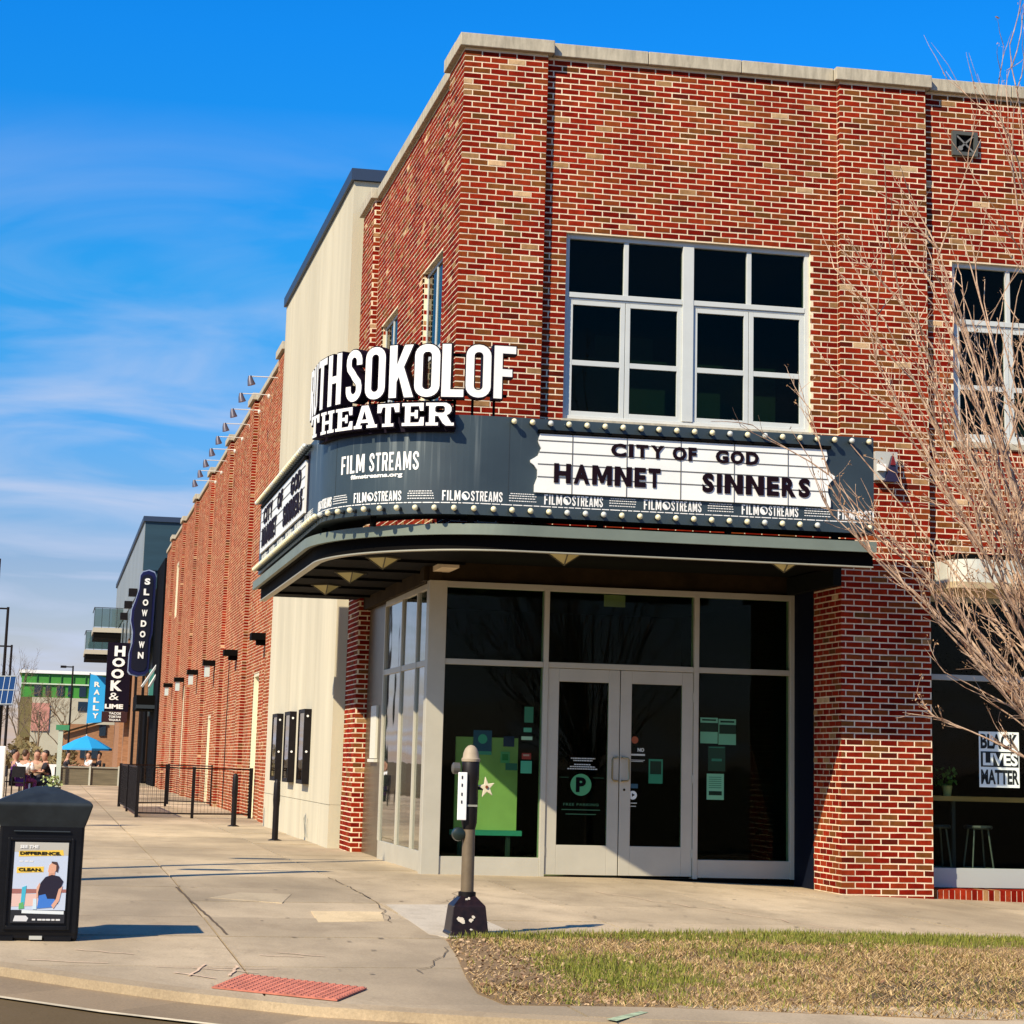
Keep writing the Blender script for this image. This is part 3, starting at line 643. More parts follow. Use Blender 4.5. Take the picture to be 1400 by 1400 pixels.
G.append(frontb(7.15, 0, .085 if False else .24, .03, 3.7, phase=.02)); G.append(frontb(7.15, 0, .087, 3.75, TOP, phase=.02))
for (a, b, c, d) in LW: G.append(frontb(b-.0, .115, .20, c, d))
near = [b for b in pier if b[5] < 2.4]; rest = [b for b in pier if b[5] >= 2.4]
near2 = [b for b in pret if b[5] < 1.9]; rest2 = [b for b in pret if b[5] >= 1.9]
for b in (near+near2)[:300]: single_brick(b, wall)
extra = (near+near2)[300:]
G += [rest, rest2, [b for b in extra if b[2] == NF], [b for b in extra if b[2] == NL]]
build_bricks(G, 'brickwork', wall)
# coping stones
def coping(pts, parent, z0=TOP, h=.155, over=.065, step=.98):
    """coping along an axis-aligned polyline of (x,y); outward on the right-hand side"""
    for (a, b, N) in pts:
        L = math.hypot(b[0]-a[0], b[1]-a[1]); n = max(1, round(L/step)); d = ((b[0]-a[0])/L, (b[1]-a[1])/L)
        for i in range(n):
            s0 = L*i/n+.004; s1 = L*(i+1)/n-.004; p = (a[0]+d[0]*s0, a[1]+d[1]*s0); q = (a[0]+d[0]*s1, a[1]+d[1]*s1)
            o1 = (N[0]*over, N[1]*over); o2 = (-N[0]*.30, -N[1]*.30)
            MB().box(p[0]+o1[0], p[1]+o1[1], z0+.002, q[0]+o2[0], q[1]+o2[1], z0+h+random.uniform(-.002, .003)).build('coping_stone', M_STONE, parent, bevel=.008)
cop = []
coping([((-.067, 0), (1.045, 0), (0, -1)), ((1.05, PX), (4.455, PX), (0, -1)), ((4.455, 0), (5.665, 0), (0, -1)), ((5.67, PX), (12, PX), (0, -1)),
        ((0, .305), (0, 1.04), (-1, 0)), ((PX, 1.045), (PX, 7.09), (-1, 0)), ((0, 7.095), (0, 8.36), (-1, 0))], bld)
MB().box(.3, .33, TOP-.35, 12, 18, TOP-.2).build('roof', mat('roof_membrane', (.2,.2,.2), .9), bld)
ib = MB(); ib.box(.4, .45, 3.62, 12, 8, 3.7); ib.box(.28, -.015, 3.60, 4.52, .45, 3.69); ib.box(4.42, -.015, 3.40, 4.518, 1.6, 3.60); ib.box(11.9, .1, -.1, 12.1, 18, TOP-.1); ib.box(.3, 8.3, -.1, 12, 8.5, TOP-.2)
ib.build('inner_walls', M_ROOMD, bld)

def pane(x0, x1, z0, z1, y, par, m=M_GLASS, name='pane'):
    return MB().box(x0, y, z0, x1, y+.008, z1).build(name, m, par)
# upper windows -----------------------------------------------------------------
def grid_window(x0, x1, z0, z1, y):
    w = empty('window', (x0, y, z0)); w.parent = bld
    zt, zm, cx = z1-.735, z0+.655, (x0+x1)/2
    f = MB(); f.box(x0, y, z0, x0+.055, y+.10, z1); f.box(x1-.055, y, z0, x1, y+.10, z1); f.box(x0+.055, y, z1-.055, x1-.055, y+.10, z1); f.box(x0+.055, y, z0, x1-.055, y+.10, z0+.05)
    f.box(cx-.065, y-.012, z0+.05, cx+.065, y+.09, z1-.055)
    for a, b in ((x0+.055, cx-.065), (cx+.065, x1-.055)):
        f.box(a, y-.005, zt-.005, b, y+.09, zt+.055); f.box(a, y+.012, zt-.030, b, y+.09, zt-.005)
        m = (a+b)/2; f.box(m-.028, y+.01, zt+.055, m+.028, y+.08, z1-.055)
    f.build('frame', M_WFRAME, w, bevel=.004)
    for a, b in ((x0+.055, cx-.065), (cx+.065, x1-.055)):
        m = (a+b)/2
        for p, q in ((a, m-.028), (m+.028, b)): pane(p, q, zt+.055, z1-.055, y+.05, w, M_GLASSUP)
        for p, q in ((a, m-.003), (m+.003, b)):
            s = MB(); t = .055; s.box(p, y+.016, z0+.05, p+t, y+.07, zt-.03); s.box(q-t, y+.016, z0+.05, q, y+.07, zt-.03); s.box(p+t, y+.016, zt-.03-t, q-t, y+.07, zt-.03)
            s.box(p+t, y+.016, z0+.05, q-t, y+.07, z0+.05+t); s.box(p+t, y+.018, zm-.025, q-t, y+.068, zm+.035); s.build('sash', M_WFRAME, w, bevel=.003)
            pane(p+t, q-t, z0+.05+t, zm-.025, y+.045, w, M_GLASSUP); pane(p+t, q-t, zm+.035, zt-.03-t, y+.045, w, M_GLASSUP)
    return w
grid_window(*W1, PX+.055); grid_window(*W2, PX+.055)
sill = MB(); sill.box(W1[0]-.02, PX-.03, W1[2]-.07, W1[1]+.02, PX+.2, W1[2]-.002); sill.box(W2[0]-.02, PX-.03, W2[2]-.07, W2[1]+.02, PX+.2, W2[2]-.002); sill.build('window_sill', M_STONE, bld)
# room behind the upper windows, with ducts and pale blinds low down
up = MB(); up.box(.45, 3.2, 3.7, 11.8, 3.3, TOP-.3); up.build('upper_back_wall', mat('upper_room_wall', (.05, .07, .05), .9), bld)
up = MB(); up.box(1.35, .8, 5.15, 4.0, .86, 6.0); up.box(1.9, 1.2, 5.15, 2.6, 1.25, 6.35); up.box(6.2, .9, 5.15, 8.6, .95, 5.9); up.build('partition_panel', mat('dim_partition', (.07, .10, .075), .8), bld)
for (a, b, c, d) in LW:
    w = empty('window', (PX+.06, a, c)); w.parent = bld; x = PX+.06; f = MB(); 
    for p, q in ((a, a+.06), ((a+b)/2-.03, (a+b)/2+.03), (b-.06, b)): f.box(x, p, c, x+.09, q, d)
    for p, q in ((c, c+.05), (d-.05, d), (d-1.16, d-1.08)): f.box(x+.004, a+.06, p, x+.08, b-.06, q)
    f.build('frame', M_WFRAME, w)
    for p, q in ((a+.06, (a+b)/2-.04), ((a+b)/2+.04, b-.06)):
        for r_, s_ in ((c+.05, d-1.16), (d-1.08, d-.05)): MB().box(x+.010, p, r_, x+.018, q, s_).build('pane', M_GLASSUP, w)

# storefront ---------------------------------------------------------------------
SY = 1.6
sf = empty('storefront', (.25, SY, .07)); sf.parent = bld
f = MB(); zf, zd, zh = .27, 2.42, 3.40
f.box(.06, SY-.02, .055, .27, SY+.16, 3.40)                                         # corner post
f.box(.27, SY, .055, 1.44, SY+.12, zf); f.box(3.33, SY, .075, 4.46, SY+.12, zf+.01)
f.box(1.44, SY-.01, .06, 1.50, SY+.13, 3.35); f.box(3.27, SY-.01, .06, 3.33, SY+.13, 3.35); f.box(4.46, SY-.01, .07, 4.52, SY+.13, 3.40)
f.box(.27, SY+.004, zd+.02, 1.44, SY+.11, zd+.085); f.box(1.50, SY+.004, zd+.02, 3.27, SY+.11, zd+.085); f.box(3.33, SY+.004, zd+.02, 4.46, SY+.11, zd+.085)
f.box(.27, SY-.005, 3.33, 4.46, SY+.12, zh)
f.build('frame', M_ALU, sf, bevel=.004)
th = MB(); th.box(.06, SY+.01, -.02, 4.52, SY+.11, .056); th.build('shadow_gap_strip', M_SOFFIT, sf)  # near-black strip stands in for the shadow gap under the frame
for a, b in ((.27, 1.44), (3.33, 4.46)):
    pane(a, b, zf+(.01 if a > 3 else 0), zd+.02, SY+.05, sf); pane(a, b, zd+.085, 3.33, SY+.05, sf)
pane(1.50, 3.27, zd+.085, 3.33, SY+.05, sf)
def door(x0, x1, hx):
    d = empty('door', (x0, SY, .09)); d.parent = bld; z0, z1 = .085, zd+.015; m = MB(); st = .135
    m.box(x0, SY+.012, z0, x0+st, SY+.06, z1); m.box(x1-st, SY+.012, z0, x1, SY+.06, z1); m.box(x0+st, SY+.012, z1-.15, x1-st, SY+.06, z1); m.box(x0+st, SY+.012, z0, x1-st, SY+.06, .42)
    m.build('frame', M_ALU, d, bevel=.004); pane(x0+st, x1-st, .42, z1-.15, SY+.032, d)
    sd = 1 if hx > (x0+x1)/2 else -1; h = MB(); h.tube([(hx, SY+.012, 1.43), (hx, SY-.045, 1.43), (hx-.055*sd, SY-.055, 1.425), (hx-.068*sd, SY-.055, 1.40), (hx-.068*sd, SY-.055, 1.19), (hx-.055*sd, SY-.055, 1.165), (hx, SY-.045, 1.16), (hx, SY+.012, 1.16)], .011, 8); h.build('handle', mat('pull_steel', (.30, .26, .16), .3, metal=.9), d, smooth=True)
    hb = MB()
    for z in (.35, 1.2, 2.15): hb.tube([((x0 if hx > (x0+x1)/2 else x1), SY+.004, z-.05), ((x0 if hx > (x0+x1)/2 else x1), SY+.004, z+.05)], .010, 6)
    hb.build('hinge', M_ALU, d)
    return d
d1 = door(1.503, 2.372, 2.345); d2 = door(2.382, 3.267, 2.41)
kh = MB(); kh.lathe([(.014, 0), (.014, .006)], (2.44, SY+.012, 1.06), 10, axis='y'); kh.build('lock_cylinder', M_SOFFIT, d2)
MB().box(.0, SY+.05, 3.40, 4.52, SY+.3, 3.66).build('header_band', M_DARKBR, bld)
MB().box(4.515, .935, -.05, 4.60, SY+.3, 3.7).build('side_panel', mat('dark_blue_panel', (.003, .005, .012), .7, spec=.1), bld)
# left glazing along the side street
SX = .12
f = MB(); ym = [1.76, 2.78, 3.95, 5.40]
f.box(SX, 1.76, .04, SX+.10, 5.40, .30); f.box(SX, 1.76, 3.33, SX+.10, 5.40, 3.40); f.box(SX+.003, 1.76, 2.43, SX+.095, 5.40, 2.50)
for y in ym[1:]: f.box(SX-.004, y-.03, .30, SX+.11, y+.03, 3.33)
f.build('side_frame', M_ALU, sf, bevel=.003)
for a, b in zip(ym, ym[1:]):
    for c, d in ((.30, 2.43), (2.50, 3.33)): MB().box(SX+.022, a+.03, c, SX+.030, b-.03, d).build('pane', M_GLASSL, sf)
pm = MB(); pm.box(.16, 5.44, .03, .26, 7.14, 3.4); pm.build('side_metal_panel', mat('olive_panel', (.13, .10, .055), .35, metal=.4, var=.2, scale=2), bld)
nb = MB(); nb.box(.13, 6.0, 1.35, .16, 6.5, 2.05); nb.box(.11, 5.95, 1.30, .17, 6.55, 1.34); nb.build('ticket_hatch', mat('hatch_frame', (.62, .60, .50), .5), bld)
MB().box(.06, 1.6, 3.40, .20, 7.15, 3.68).build('header_band', M_DARKBR, bld)
# lobby behind the glass
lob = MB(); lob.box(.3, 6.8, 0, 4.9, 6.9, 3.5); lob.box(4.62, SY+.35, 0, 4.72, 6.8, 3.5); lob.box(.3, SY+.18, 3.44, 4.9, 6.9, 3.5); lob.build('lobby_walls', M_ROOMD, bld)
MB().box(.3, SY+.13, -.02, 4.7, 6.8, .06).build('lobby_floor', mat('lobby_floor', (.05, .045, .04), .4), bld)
gp2 = empty('notice_board', (.5, 2.35, .55), 'pale green notice board standing inside the glass left of the doors', 'notice board')
MB().box(.50, 1.97, .56, 1.24, 2.01, 1.62).build('board_panel', mat('green_board', (.50, .52, .22), .8, var=.08, scale=3), gp2)
MB().box(.46, 1.93, .50, 1.30, 2.03, .558).build('ledge', mat('teal_ledge', (.06, .30, .30), .6), gp2)
for x in (.55, 1.12): MB().box(x, 1.96, .07, x+.05, 2.0, .498).build('leg', M_DARKSTEEL, gp2)
def sheet(x0, x1, z0, z1, y, col, label, head=None, par=None, name='paper_notice', cat='notice', group=None, emit=None):
    o = empty(name, (x0, y, z0), label, cat, group); MB().box(x0, y, z0, x1, y+.003, z1).build('sheet', mat('paper_%.2f_%.2f_%.2f' % col, col, .7), o)
    if head:
        for (a, b, c, d, cc) in head: MB().box(x0+(x1-x0)*a, y-.002, z0+(z1-z0)*c, x0+(x1-x0)*b, y, z0+(z1-z0)*d).build('print', mat('ink_%.2f_%.2f_%.2f' % cc, cc, .7), o)
    return o
GI = SY+.056
DK = (.01, .03, .025); 
bl = sheet(.70, .92, 1.42, 1.70, 1.955, (.03, .10, .32), 'blue poster with pale disc pinned to the green notice board', [(0, 1, 0, .14, (.12, .42, .48))], name='poster', cat='poster')
dk = MB(); dk.lathe([(.055, 0), (.055, .004)], (.81, 1.953, 1.60), 20, axis='y'); dk.build('disc', mat('teal_disc', (.10, .50, .52), .7), bl)
sheet(1.06, 1.19, 1.52, 1.64, 1.955, (.02, .03, .16), 'small navy card near the top right of the green notice board', name='notice_card', cat='notice')
sheet(1.03, 1.14, 1.33, 1.46, 1.955, (.20, .48, .30), 'small green framed card below the navy card on the notice board', [(.18, .82, .25, .8, (.05, .28, .12))], name='notice_card', cat='notice')
sheet(1.24, 1.345, 1.80, 1.98, GI, (.06, .22, .16), 'dim green flyer highest beside the left door frame', name='flyer', cat='flyer')
sheet(1.235, 1.33, 1.69, 1.74, GI, (.14, .42, .34), 'small teal sticker below the highest flyer by the left door', name='sticker', cat='sticker')
sheet(1.21, 1.34, 1.60, 1.64, GI, (.62, .70, .62), 'thin white label strip beside the left door frame', name='sticker', cat='sticker')
sheet(1.22, 1.33, 1.38, 1.45, GI, (.42, .03, .03), 'small red sticker on the glass beside the left door', [(.15, .8, .5, .8, (.6, .3, .3))], name='sticker', cat='sticker')
sheet(1.21, 1.34, 1.22, 1.36, GI, (.14, .52, .42), 'square mint green card lowest in the stack beside the left door', [(.06, .94, .06, .94, (.12, .45, .36))], name='flyer', cat='flyer')
sheet(1.03, 1.17, 1.25, 1.33, GI, (.02, .11, .08), 'dark green card left of the mint green card', name='flyer', cat='flyer')
# papers on the right side light
sheet(3.37, 3.585, 1.62, 1.92, GI, (.30, .58, .50), 'left one of two pale green notices side by side right of the doors', [(0, 1, .45, .80, DK), (.1, .9, .88, .94, DK)], name='paper_notice')
sheet(3.595, 3.81, 1.61, 1.91, GI, (.28, .56, .47), 'right one of two pale green notices side by side right of the doors', [(.04, 1, .42, .78, DK), (.1, .9, .86, .93, DK)], name='paper_notice')
sheet(3.47, 3.68, 1.30, 1.59, GI, (.02, .06, .045), 'dark poster with green edge between the pale notices right of the doors', [(.05, .95, .93, .97, (.05, .25, .2)), (.2, .8, .4, .5, (.05, .25, .2))], name='poster', cat='poster')
sheet(3.455, 3.665, .97, 1.27, GI, (.38, .68, .58), 'lowest pale green notice with a dark bar right of the doors', [(.12, .88, .17, .33, DK)]+[(.12, .85, .45+.08*i, .48+.08*i, (.1, .3, .25)) for i in range(6)], name='paper_notice')
sheet(2.74, 2.91, 1.14, 1.42, GI-.018, (.06, .30, .23), 'green flyer with dark picture on the glass of the right door', [(.1, .9, .38, .92, DK)], name='flyer', cat='flyer')
sheet(2.17, 2.43, 3.18, 3.32, GI, (.16, .17, .07), 'faded olive sign high on the transom glass above the doors', name='transom_sign', cat='sign')
# door lettering: parking emblem and small print
pk = empty('parking_decal', (1.93, SY+.02, .8), 'green round P parking decal with small print on the left glass door', 'decal')
GD = SY+.031; MGR = mat('decal_green', (.06, .30, .12), .6); MWH = mat('decal_white', (.55, .58, .52), .6); MGD = mat('decal_dim_green', (.03, .12, .05), .6)
m = MB(); m.lathe([(.125, 0), (.125, .002)], (1.925, GD, 1.105), 32, axis='y'); m.build('disc', MGR, pk)
front_text('P', 1.865, 1.985, 1.02, 1.19, GD-.0025, M_BLACK, pk, off=.05)
front_text('FREE PARKING', 1.72, 2.14, .865, .895, GD, MGD, pk, off=.02, sp=1.2)
m = MB()
for z, a, b in ((.815, 1.70, 2.16), (.765, 1.75, 2.11)): m.box(a, GD-.001, z, b, GD, z+.010)
m.build('small_print', MGD, pk)
m = MB()
for z, a, b in ((1.40, 1.80, 2.09), (1.375, 1.83, 2.06), (1.33, 1.84, 2.04), (1.305, 1.79, 2.09), (1.28, 1.76, 2.12)):
    x = a
    while x < b: w = random.uniform(.012, .03); m.box(x, GD-.001, z, min(x+w, b), GD, z+.012); x += w+.006
m.build('small_print', MWH, pk); m = MB(); m.box(1.67, GD-.001, 1.185, 1.78, GD, 1.189); m.box(2.07, GD-.001, 1.185, 2.20, GD, 1.189); m.build('rule_line', MGD, pk)
ns = empty('door_stickers', (2.55, SY+.02, .8), 'cluster of small NO and window stickers on the left edge of the right door glass', 'stickers')
front_text('NO', 2.60, 2.68, 1.50, 1.545, GD, MWH, ns, off=.05)
m = MB(); m.box(2.52, GD-.001, 1.455, 2.69, GD, 1.475); m.box(2.50, GD-.001, 1.40, 2.69, GD, 1.407); m.box(2.52, GD-.001, 1.385, 2.67, GD, 1.392); m.box(2.50, GD-.001, .905, 2.60, GD, .915); m.box(2.51, GD-.001, .87, 2.59, GD, .878); m.build('small_print', MWH, ns)
m = MB(); m.lathe([(.05, 0), (.05, .002)], (2.55, GD, 1.00), 24, axis='y'); m.build('white_disc', mat('decal_bright', (.7, .75, .7), .6), ns)
m = MB(); m.lathe([(.024, .002), (.024, .004)], (2.552, GD, 1.003), 3, axis='y'); m.build('dark_mark', M_BLACK, ns)
m = MB(); m.lathe([(.042, 0), (.042, .002)], (2.565, GD, 1.635), 20, axis='y'); m.build('orange_disc', mat('decal_orange', (.30, .07, .02), .6), ns)
MB().box(2.50, GD-.001, 1.08, 2.61, GD, 1.13).build('blue_label', mat('decal_blue', (.02, .08, .12), .6), ns)

# right-hand shop front --------------------------------------------------------
sr = empty('storefront', (5.6, .35, .05)); sr.parent = bld; RY = .35
f = MB(); f.box(5.60, RY, .075, 9.4, RY+.1, .29); f.box(5.60, RY+.003, 2.40, 9.4, RY+.09, 2.465); f.box(5.60, RY-.002, 3.30, 9.4, RY+.1, 3.36); f.box(5.60, RY+.002, .29, 5.64, RY+.1, 3.30); f.box(7.55, RY, .29, 7.61, RY+.1, 3.30)
f.build('frame', mat('grey_painted_frame', (.36, .38, .35), .5), sr, bevel=.003)
for a, b in ((5.64, 7.55), (7.61, 9.4)): pane(a, b, .29, 2.40, RY+.05, sr, M_GLASSR); pane(a, b, 2.465, 3.30, RY+.05, sr, M_GLASSR)
x = 5.61; 
while x < 9.3:
    V = [((0., .245-.18, 0.), X_, NF, x, x+.057, -.085, .062, random.random())]
    rb = MB(); rb.box(x, .07, -.09, x+.057, RY+.02, .066, tone=random.random()); 
    if x < 7.2: rb.build('rowlock_brick', M_BRICK, bld)
    x += .0677
MB().box(5.6, .075, -.12, 9.4, RY+.015, .058).build('rowlock_mortar', M_MORTAR, bld)
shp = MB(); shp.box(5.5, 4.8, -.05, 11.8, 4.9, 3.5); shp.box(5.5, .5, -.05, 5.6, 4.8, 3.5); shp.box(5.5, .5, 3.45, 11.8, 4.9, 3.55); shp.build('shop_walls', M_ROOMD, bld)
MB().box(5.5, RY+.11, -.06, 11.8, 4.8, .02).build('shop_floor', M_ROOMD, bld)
bt = empty('bar_table', (6.0, .95, .02), 'light wood bar table behind the right shop window', 'table')
MB().box(5.93, .80, 1.03, 8.6, 1.15, 1.085).build('tabletop', mat('light_wood', (.42, .26, .09), .5, var=.2, scale=3, stretch=(.4, 4, 4)), bt)
for x in (6.25, 8.3): MB().tube([(x, .97, .02), (x, .97, 1.03)], .03, 8).build('leg', M_DARKSTEEL, bt)
def stool(x, y, lab):
    s = empty('bar_stool', (x, y, .02), lab, 'stool', 'metal stools under the bar table')
    MB().lathe([(.16, .72), (.17, .74), (.16, .76)], (x, y, 0), 14).build('seat', M_DARKSTEEL, s)
    for a in (45, 135, 225, 315):
        MB().tube([(x+.12*math.cos(R(a)), y+.12*math.sin(R(a)), .72), (x+.22*math.cos(R(a)), y+.22*math.sin(R(a)), .02)], .011, 6).build('leg', mat('stool_steel', (.10, .12, .11), .4, metal=.5), s)
    q = [(x+.18*math.cos(R(a)), y+.18*math.sin(R(a)), .28) for a in (45, 135, 225, 315, 45)]; MB().tube(q, .009, 6).build('foot_ring', MATS['stool_steel'], s)
stool(6.45, .72, 'metal bar stool under the black lives matter poster'); stool(5.95, .76, 'metal bar stool nearest the brick pier')
pot = empty('potted_plant', (6.14, .95, 1.085), 'small green potted plant on the bar table', 'plant')
MB().lathe([(.045, 1.085), (.06, 1.20), (.055, 1.205)], (6.17, .95, 0), 14).build('pot', mat('pale_pot', (.55, .52, .22), .6), pot)
lf = MB()
for i in range(46):
    a = random.uniform(0, 6.28); r = random.uniform(.02, .15); z = 1.2+random.uniform(0, .2); s = random.uniform(.02, .04); c = Vector((6.14+r*math.cos(a), .95+r*math.sin(a)*.6, z)); u = Vector((random.uniform(-1,1), random.uniform(-1,1), random.uniform(-1,1))).normalized()*s; v = Vector((random.uniform(-1,1), random.uniform(-1,1), random.uniform(-1,1))).normalized()*s
    lf.add([c-u, c-v, c+u, c+v], [(0,1,2,3)])
lf.build('leaves', mat('houseplant_leaf', (.07, .20, .03), .5), pot)['kind'] = 'stuff'
blm = empty('window_poster', (6.35, RY+.046, 1.2), 'white hand painted black lives matter poster taped inside the right shop window', 'poster'); BY = RY+.047
MB().box(6.335, BY, 1.20, 6.83, BY+.003, 1.83).build('sheet', mat('poster_white', (.80, .86, .78), .7), blm)
MBK = mat('poster_black', (.008, .012, .01), .7)
front_text('BLACK', 6.355, 6.815, 1.635, 1.805, BY-.001, MBK, blm, off=.035); MB().box(6.355, BY-.002, 1.43, 6.82, BY, 1.605).build('black_band', MBK, blm)
front_text('LIVES', 6.38, 6.81, 1.445, 1.59, BY-.004, MATS['poster_white'], blm, off=.035); front_text('MATTER', 6.355, 6.82, 1.235, 1.40, BY-.001, MBK, blm, off=.035)

# wall fittings on the front
fl = empty('wall_vent', (6.0, PX, 8.6), 'small square grey vent box high on the brick at the top right', 'vent')
m = MB(); a, b, c, d = 5.96, 6.28, 8.60, 8.90
m.box(a, PX-.05, c, b, PX+.0, c+.045); m.box(a, PX-.05, d-.045, b, PX, d); m.box(a, PX-.05, c+.045, a+.045, PX, d-.045); m.box(b-.045, PX-.05, c+.045, b, PX, d-.045); m.build('frame', mat('vent_grey', (.07, .075, .065), .6), fl)
MB().box(a+.045, PX-.012, c+.045, b-.045, PX-.006, d-.045).build('opening', M_BLACK, fl)
m = MB()
for p, q in (((a+.05, d-.05), (b-.05, c+.05)), ((a+.05, c+.05), (b-.05, d-.05))): m.beam((p[0], PX-.03, p[1]), (q[0], PX-.03, q[1]), .02, .02)
m.lathe([(.03, 0), (.03, .03)], (a+.10, PX-.015, c+.09), 10, axis='y'); m.build('louver', mat('vent_pale', (.16, .16, .15), .6), fl)
tr = empty('wall_sign_bracket', (5.0, 0, 4.6), 'square grey plate with dark triangular fixture right of the marquee end', 'wall fixture')
MB().box(4.905, -.10, 4.62, 5.17, -.002, 4.95).build('plate', mat('plate_grey', (.42, .42, .38), .5), tr)
MB().prismY([(5.0, 4.60), (5.17, 4.60), (5.09, 4.90)], -.16, -.101).build('dark_wedge', mat('wedge_dark', (.02, .015, .04), .4), tr)
MB().prismY([(5.06, 4.79), (5.12, 4.79), (5.09, 4.93)], -.175, -.161).build('red_tip', mat('tip_red', (.16, .01, .01), .5), tr)
MB().box(4.92, -.16, 4.72, 5.01, -.101, 4.80).build('white_tab', M_WHITE, tr)
# right awning
aw = empty('awning', (5.65, 0, 3.4), 'rounded pale metal awning over the right shop window', 'awning')
def arc_slab(x0, r, y1, z0, z1, xe=9.6):
    P = [(x0+r-r*math.sin(R(a)), y1+r-r*math.cos(R(a))) for a in range(0, 91, 10)]; return [(xe, y1)]+P+[(x0, .0), (xe, .0)]
P = arc_slab(5.68, .30, -.55, 0, 0); MB().prism([(x, y+(.08 if y > -.001 else 0)) for x, y in P][::-1], 3.46, 3.72).build('fascia', mat('awning_pale', (.50, .50, .43), .5, var=.12, scale=3), aw)
P = arc_slab(5.615, .10, -.62, 0, 0); MB().prism([(x, y+(.08 if y > -.001 else 0)) for x, y in P][::-1], 3.385, 3.455).build('drip_edge', mat('awning_tan', (.42, .33, .19), .6), aw)
MB().box(5.80, -.3, 3.73, 9.5, .08, 3.80).build('top_shadow_bar', M_SOFFIT, aw)  # near-black bar painted in for the shadow above the awning

# ------------------------------------------------------------------ concrete block beside the theater
cb = empty('concrete_block', (-.15, 8.45, 0), 'tall cream concrete block with dark metal cap behind the corner theater', 'building')
for k in range(8):
    a = 8.46+k*1.225; MB().box(-.15+random.uniform(0, .004), a+.005, .68, .5, a+1.220, 9.975).build('concrete_panel', M_CONC, cb)
    MB().box(-.153+random.uniform(0, .003), a+.004, -.05, .5, a+1.221, .67).build('base_panel', M_CONC, cb)
m = MB(); m.box(-.135, 8.47, -.05, 12, 18.25, 9.97); m.build('core_wall', M_CONC, cb)
m = MB(); m.box(-.20, 8.40, 9.98, 12.05, 18.31, 10.16); m.build('metal_cap', M_CAP, cb)
cases_proto = None
def display_case(y, lab):
    c = empty('display_case', (-.152, y, .93), lab, 'display case', 'black poster cases on the concrete wall')
    m = MB(); m.box(-.262, y, .93, -.152, y+.05, 2.09); m.box(-.262, y+.80, .93, -.152, y+.85, 2.09); m.box(-.262, y+.05, .93, -.152, y+.80, .99); m.box(-.262, y+.05, 2.03, -.152, y+.80, 2.09); m.box(-.19, y+.05, .99, -.152, y+.80, 2.03)
    m.build('case', M_IRON, c); MB().box(-.25, y+.05, .99, -.245, y+.80, 2.03).build('pane', M_GLASSL, c); MB().box(-.205, y+.1, 1.04, -.20, y+.75, 1.98).build('poster', mat('case_poster', (.40, .42, .40), .6, var=.4, scale=4), c)
    for z in (1.43, 1.98): MB().lathe([(.018, 0), (.018, .008)], (-.21, y, z), 12, axis='y').build('lock', M_WHITE, c)
    return c
display_case(15.35, 'farthest of the three black poster cases on the concrete wall'); display_case(13.25, 'middle one of the three black poster cases on the concrete wall'); display_case(11.1, 'nearest of the three black poster cases on the concrete wall')
hs_ = empty('hose_bib', (-.18, 11.0, .3), 'small wire loop fixed low on the concrete wall', 'bracket'); MB().tube([(-.17, 10.9, .13), (-.20, 10.95, .40), (-.20, 11.0, .46), (-.20, 11.1, .40), (-.17, 11.15, .13)], .008, 6).build('loop', mat('loop_grey', (.3,.3,.25), .5), hs_)

# ------------------------------------------------------------------ long brick hall down the side street
hall = empty('brick_hall', (0, 20, 0), 'long red brick hall with pilasters receding down the side street', 'building')
FX = .10; Y0, Y1, HT = 19.6, 66.5, 9.40
pil = [(19.85, 21.0)]+[(26.4+6.83*i, 27.55+6.83*i) for i in range(6)]
op = [(23.2, 24.5, .08, 3.10), (37.0, 38.15, .08, 2.42), (48.9, 50.4, .6, 3.6), (55.7, 57.2, .86, 3.3), (57.3, 58.7, 6.35, 8.3), (62.2, 63.5, 6.35, 8.3), (62.4, 63.6, .86, 3.3)]
hw = MB(); backing(hw, 'y', FX, -1, Y0, Y1, -.1, HT, op, .3)
for a, b in pil: hw.box(.0032, a+.0032, -.1, .25, b, HT)
hw.box(.4, Y0, -.1, 14, Y1, HT-.4)
hw = hw.build('brick_wall', mat('mortar_hall', (.70, .52, .34), .95, var=.15, scale=2, spec=.1), hall)
G = [leftb(FX, Y0, Y1, -.05, HT, op+[(a, b, -1, 20) for a, b in pil])]
for a, b in pil: G.append(leftb(0., a+.014, b, -.05, HT)); G.append(frontb(a, 0, FX-.004, -.05, HT, phase=0))
build_bricks(G[:1]+G[1::2], 'brickwork', hw, M_BRICK2); build_bricks(G[2::2], 'pilaster_return_brickwork', hw)  # street faces sunlit orange, front returns darker red: sun put into brick colour
py0 = Y0
for a, b in pil:
    if a-.07 > py0+.1: coping([((FX, py0), (FX, a-.07), (-1, 0))], hall, HT, .12, .05, 2.2)
    coping([((0, a-.065), (0, b+.065), (-1, 0))], hall, HT+.03, .16, .06, 2); py0 = b+.07
coping([((FX, py0), (FX, Y1), (-1, 0))], hall, HT, .12, .05, 2.2)
MDOOR = mat('cream_jamb', (.66, .60, .42), .6)
for k, (a, b, c, d) in enumerate(op):
    nm = 'door' if c < .2 else 'window'; w = empty(nm, (FX, a, c)); w.parent = hall; w.location = (FX, a-20, c)
    f = MB(); f.box(FX+.015, b-.07, c, FX+.2, b, d); f.box(FX+.015, a, c, FX+.2, a+.07, d); f.box(FX+.017, a+.07, d-.07, FX+.2, b-.07, d)
    f.build('frame', MDOOR, w); MB().box(FX+.12, a+.07, c, FX+.16, b-.07, d-.07).build('leaf' if nm == 'door' else 'pane', MDOOR if nm == 'door' else M_GLASSL, w)
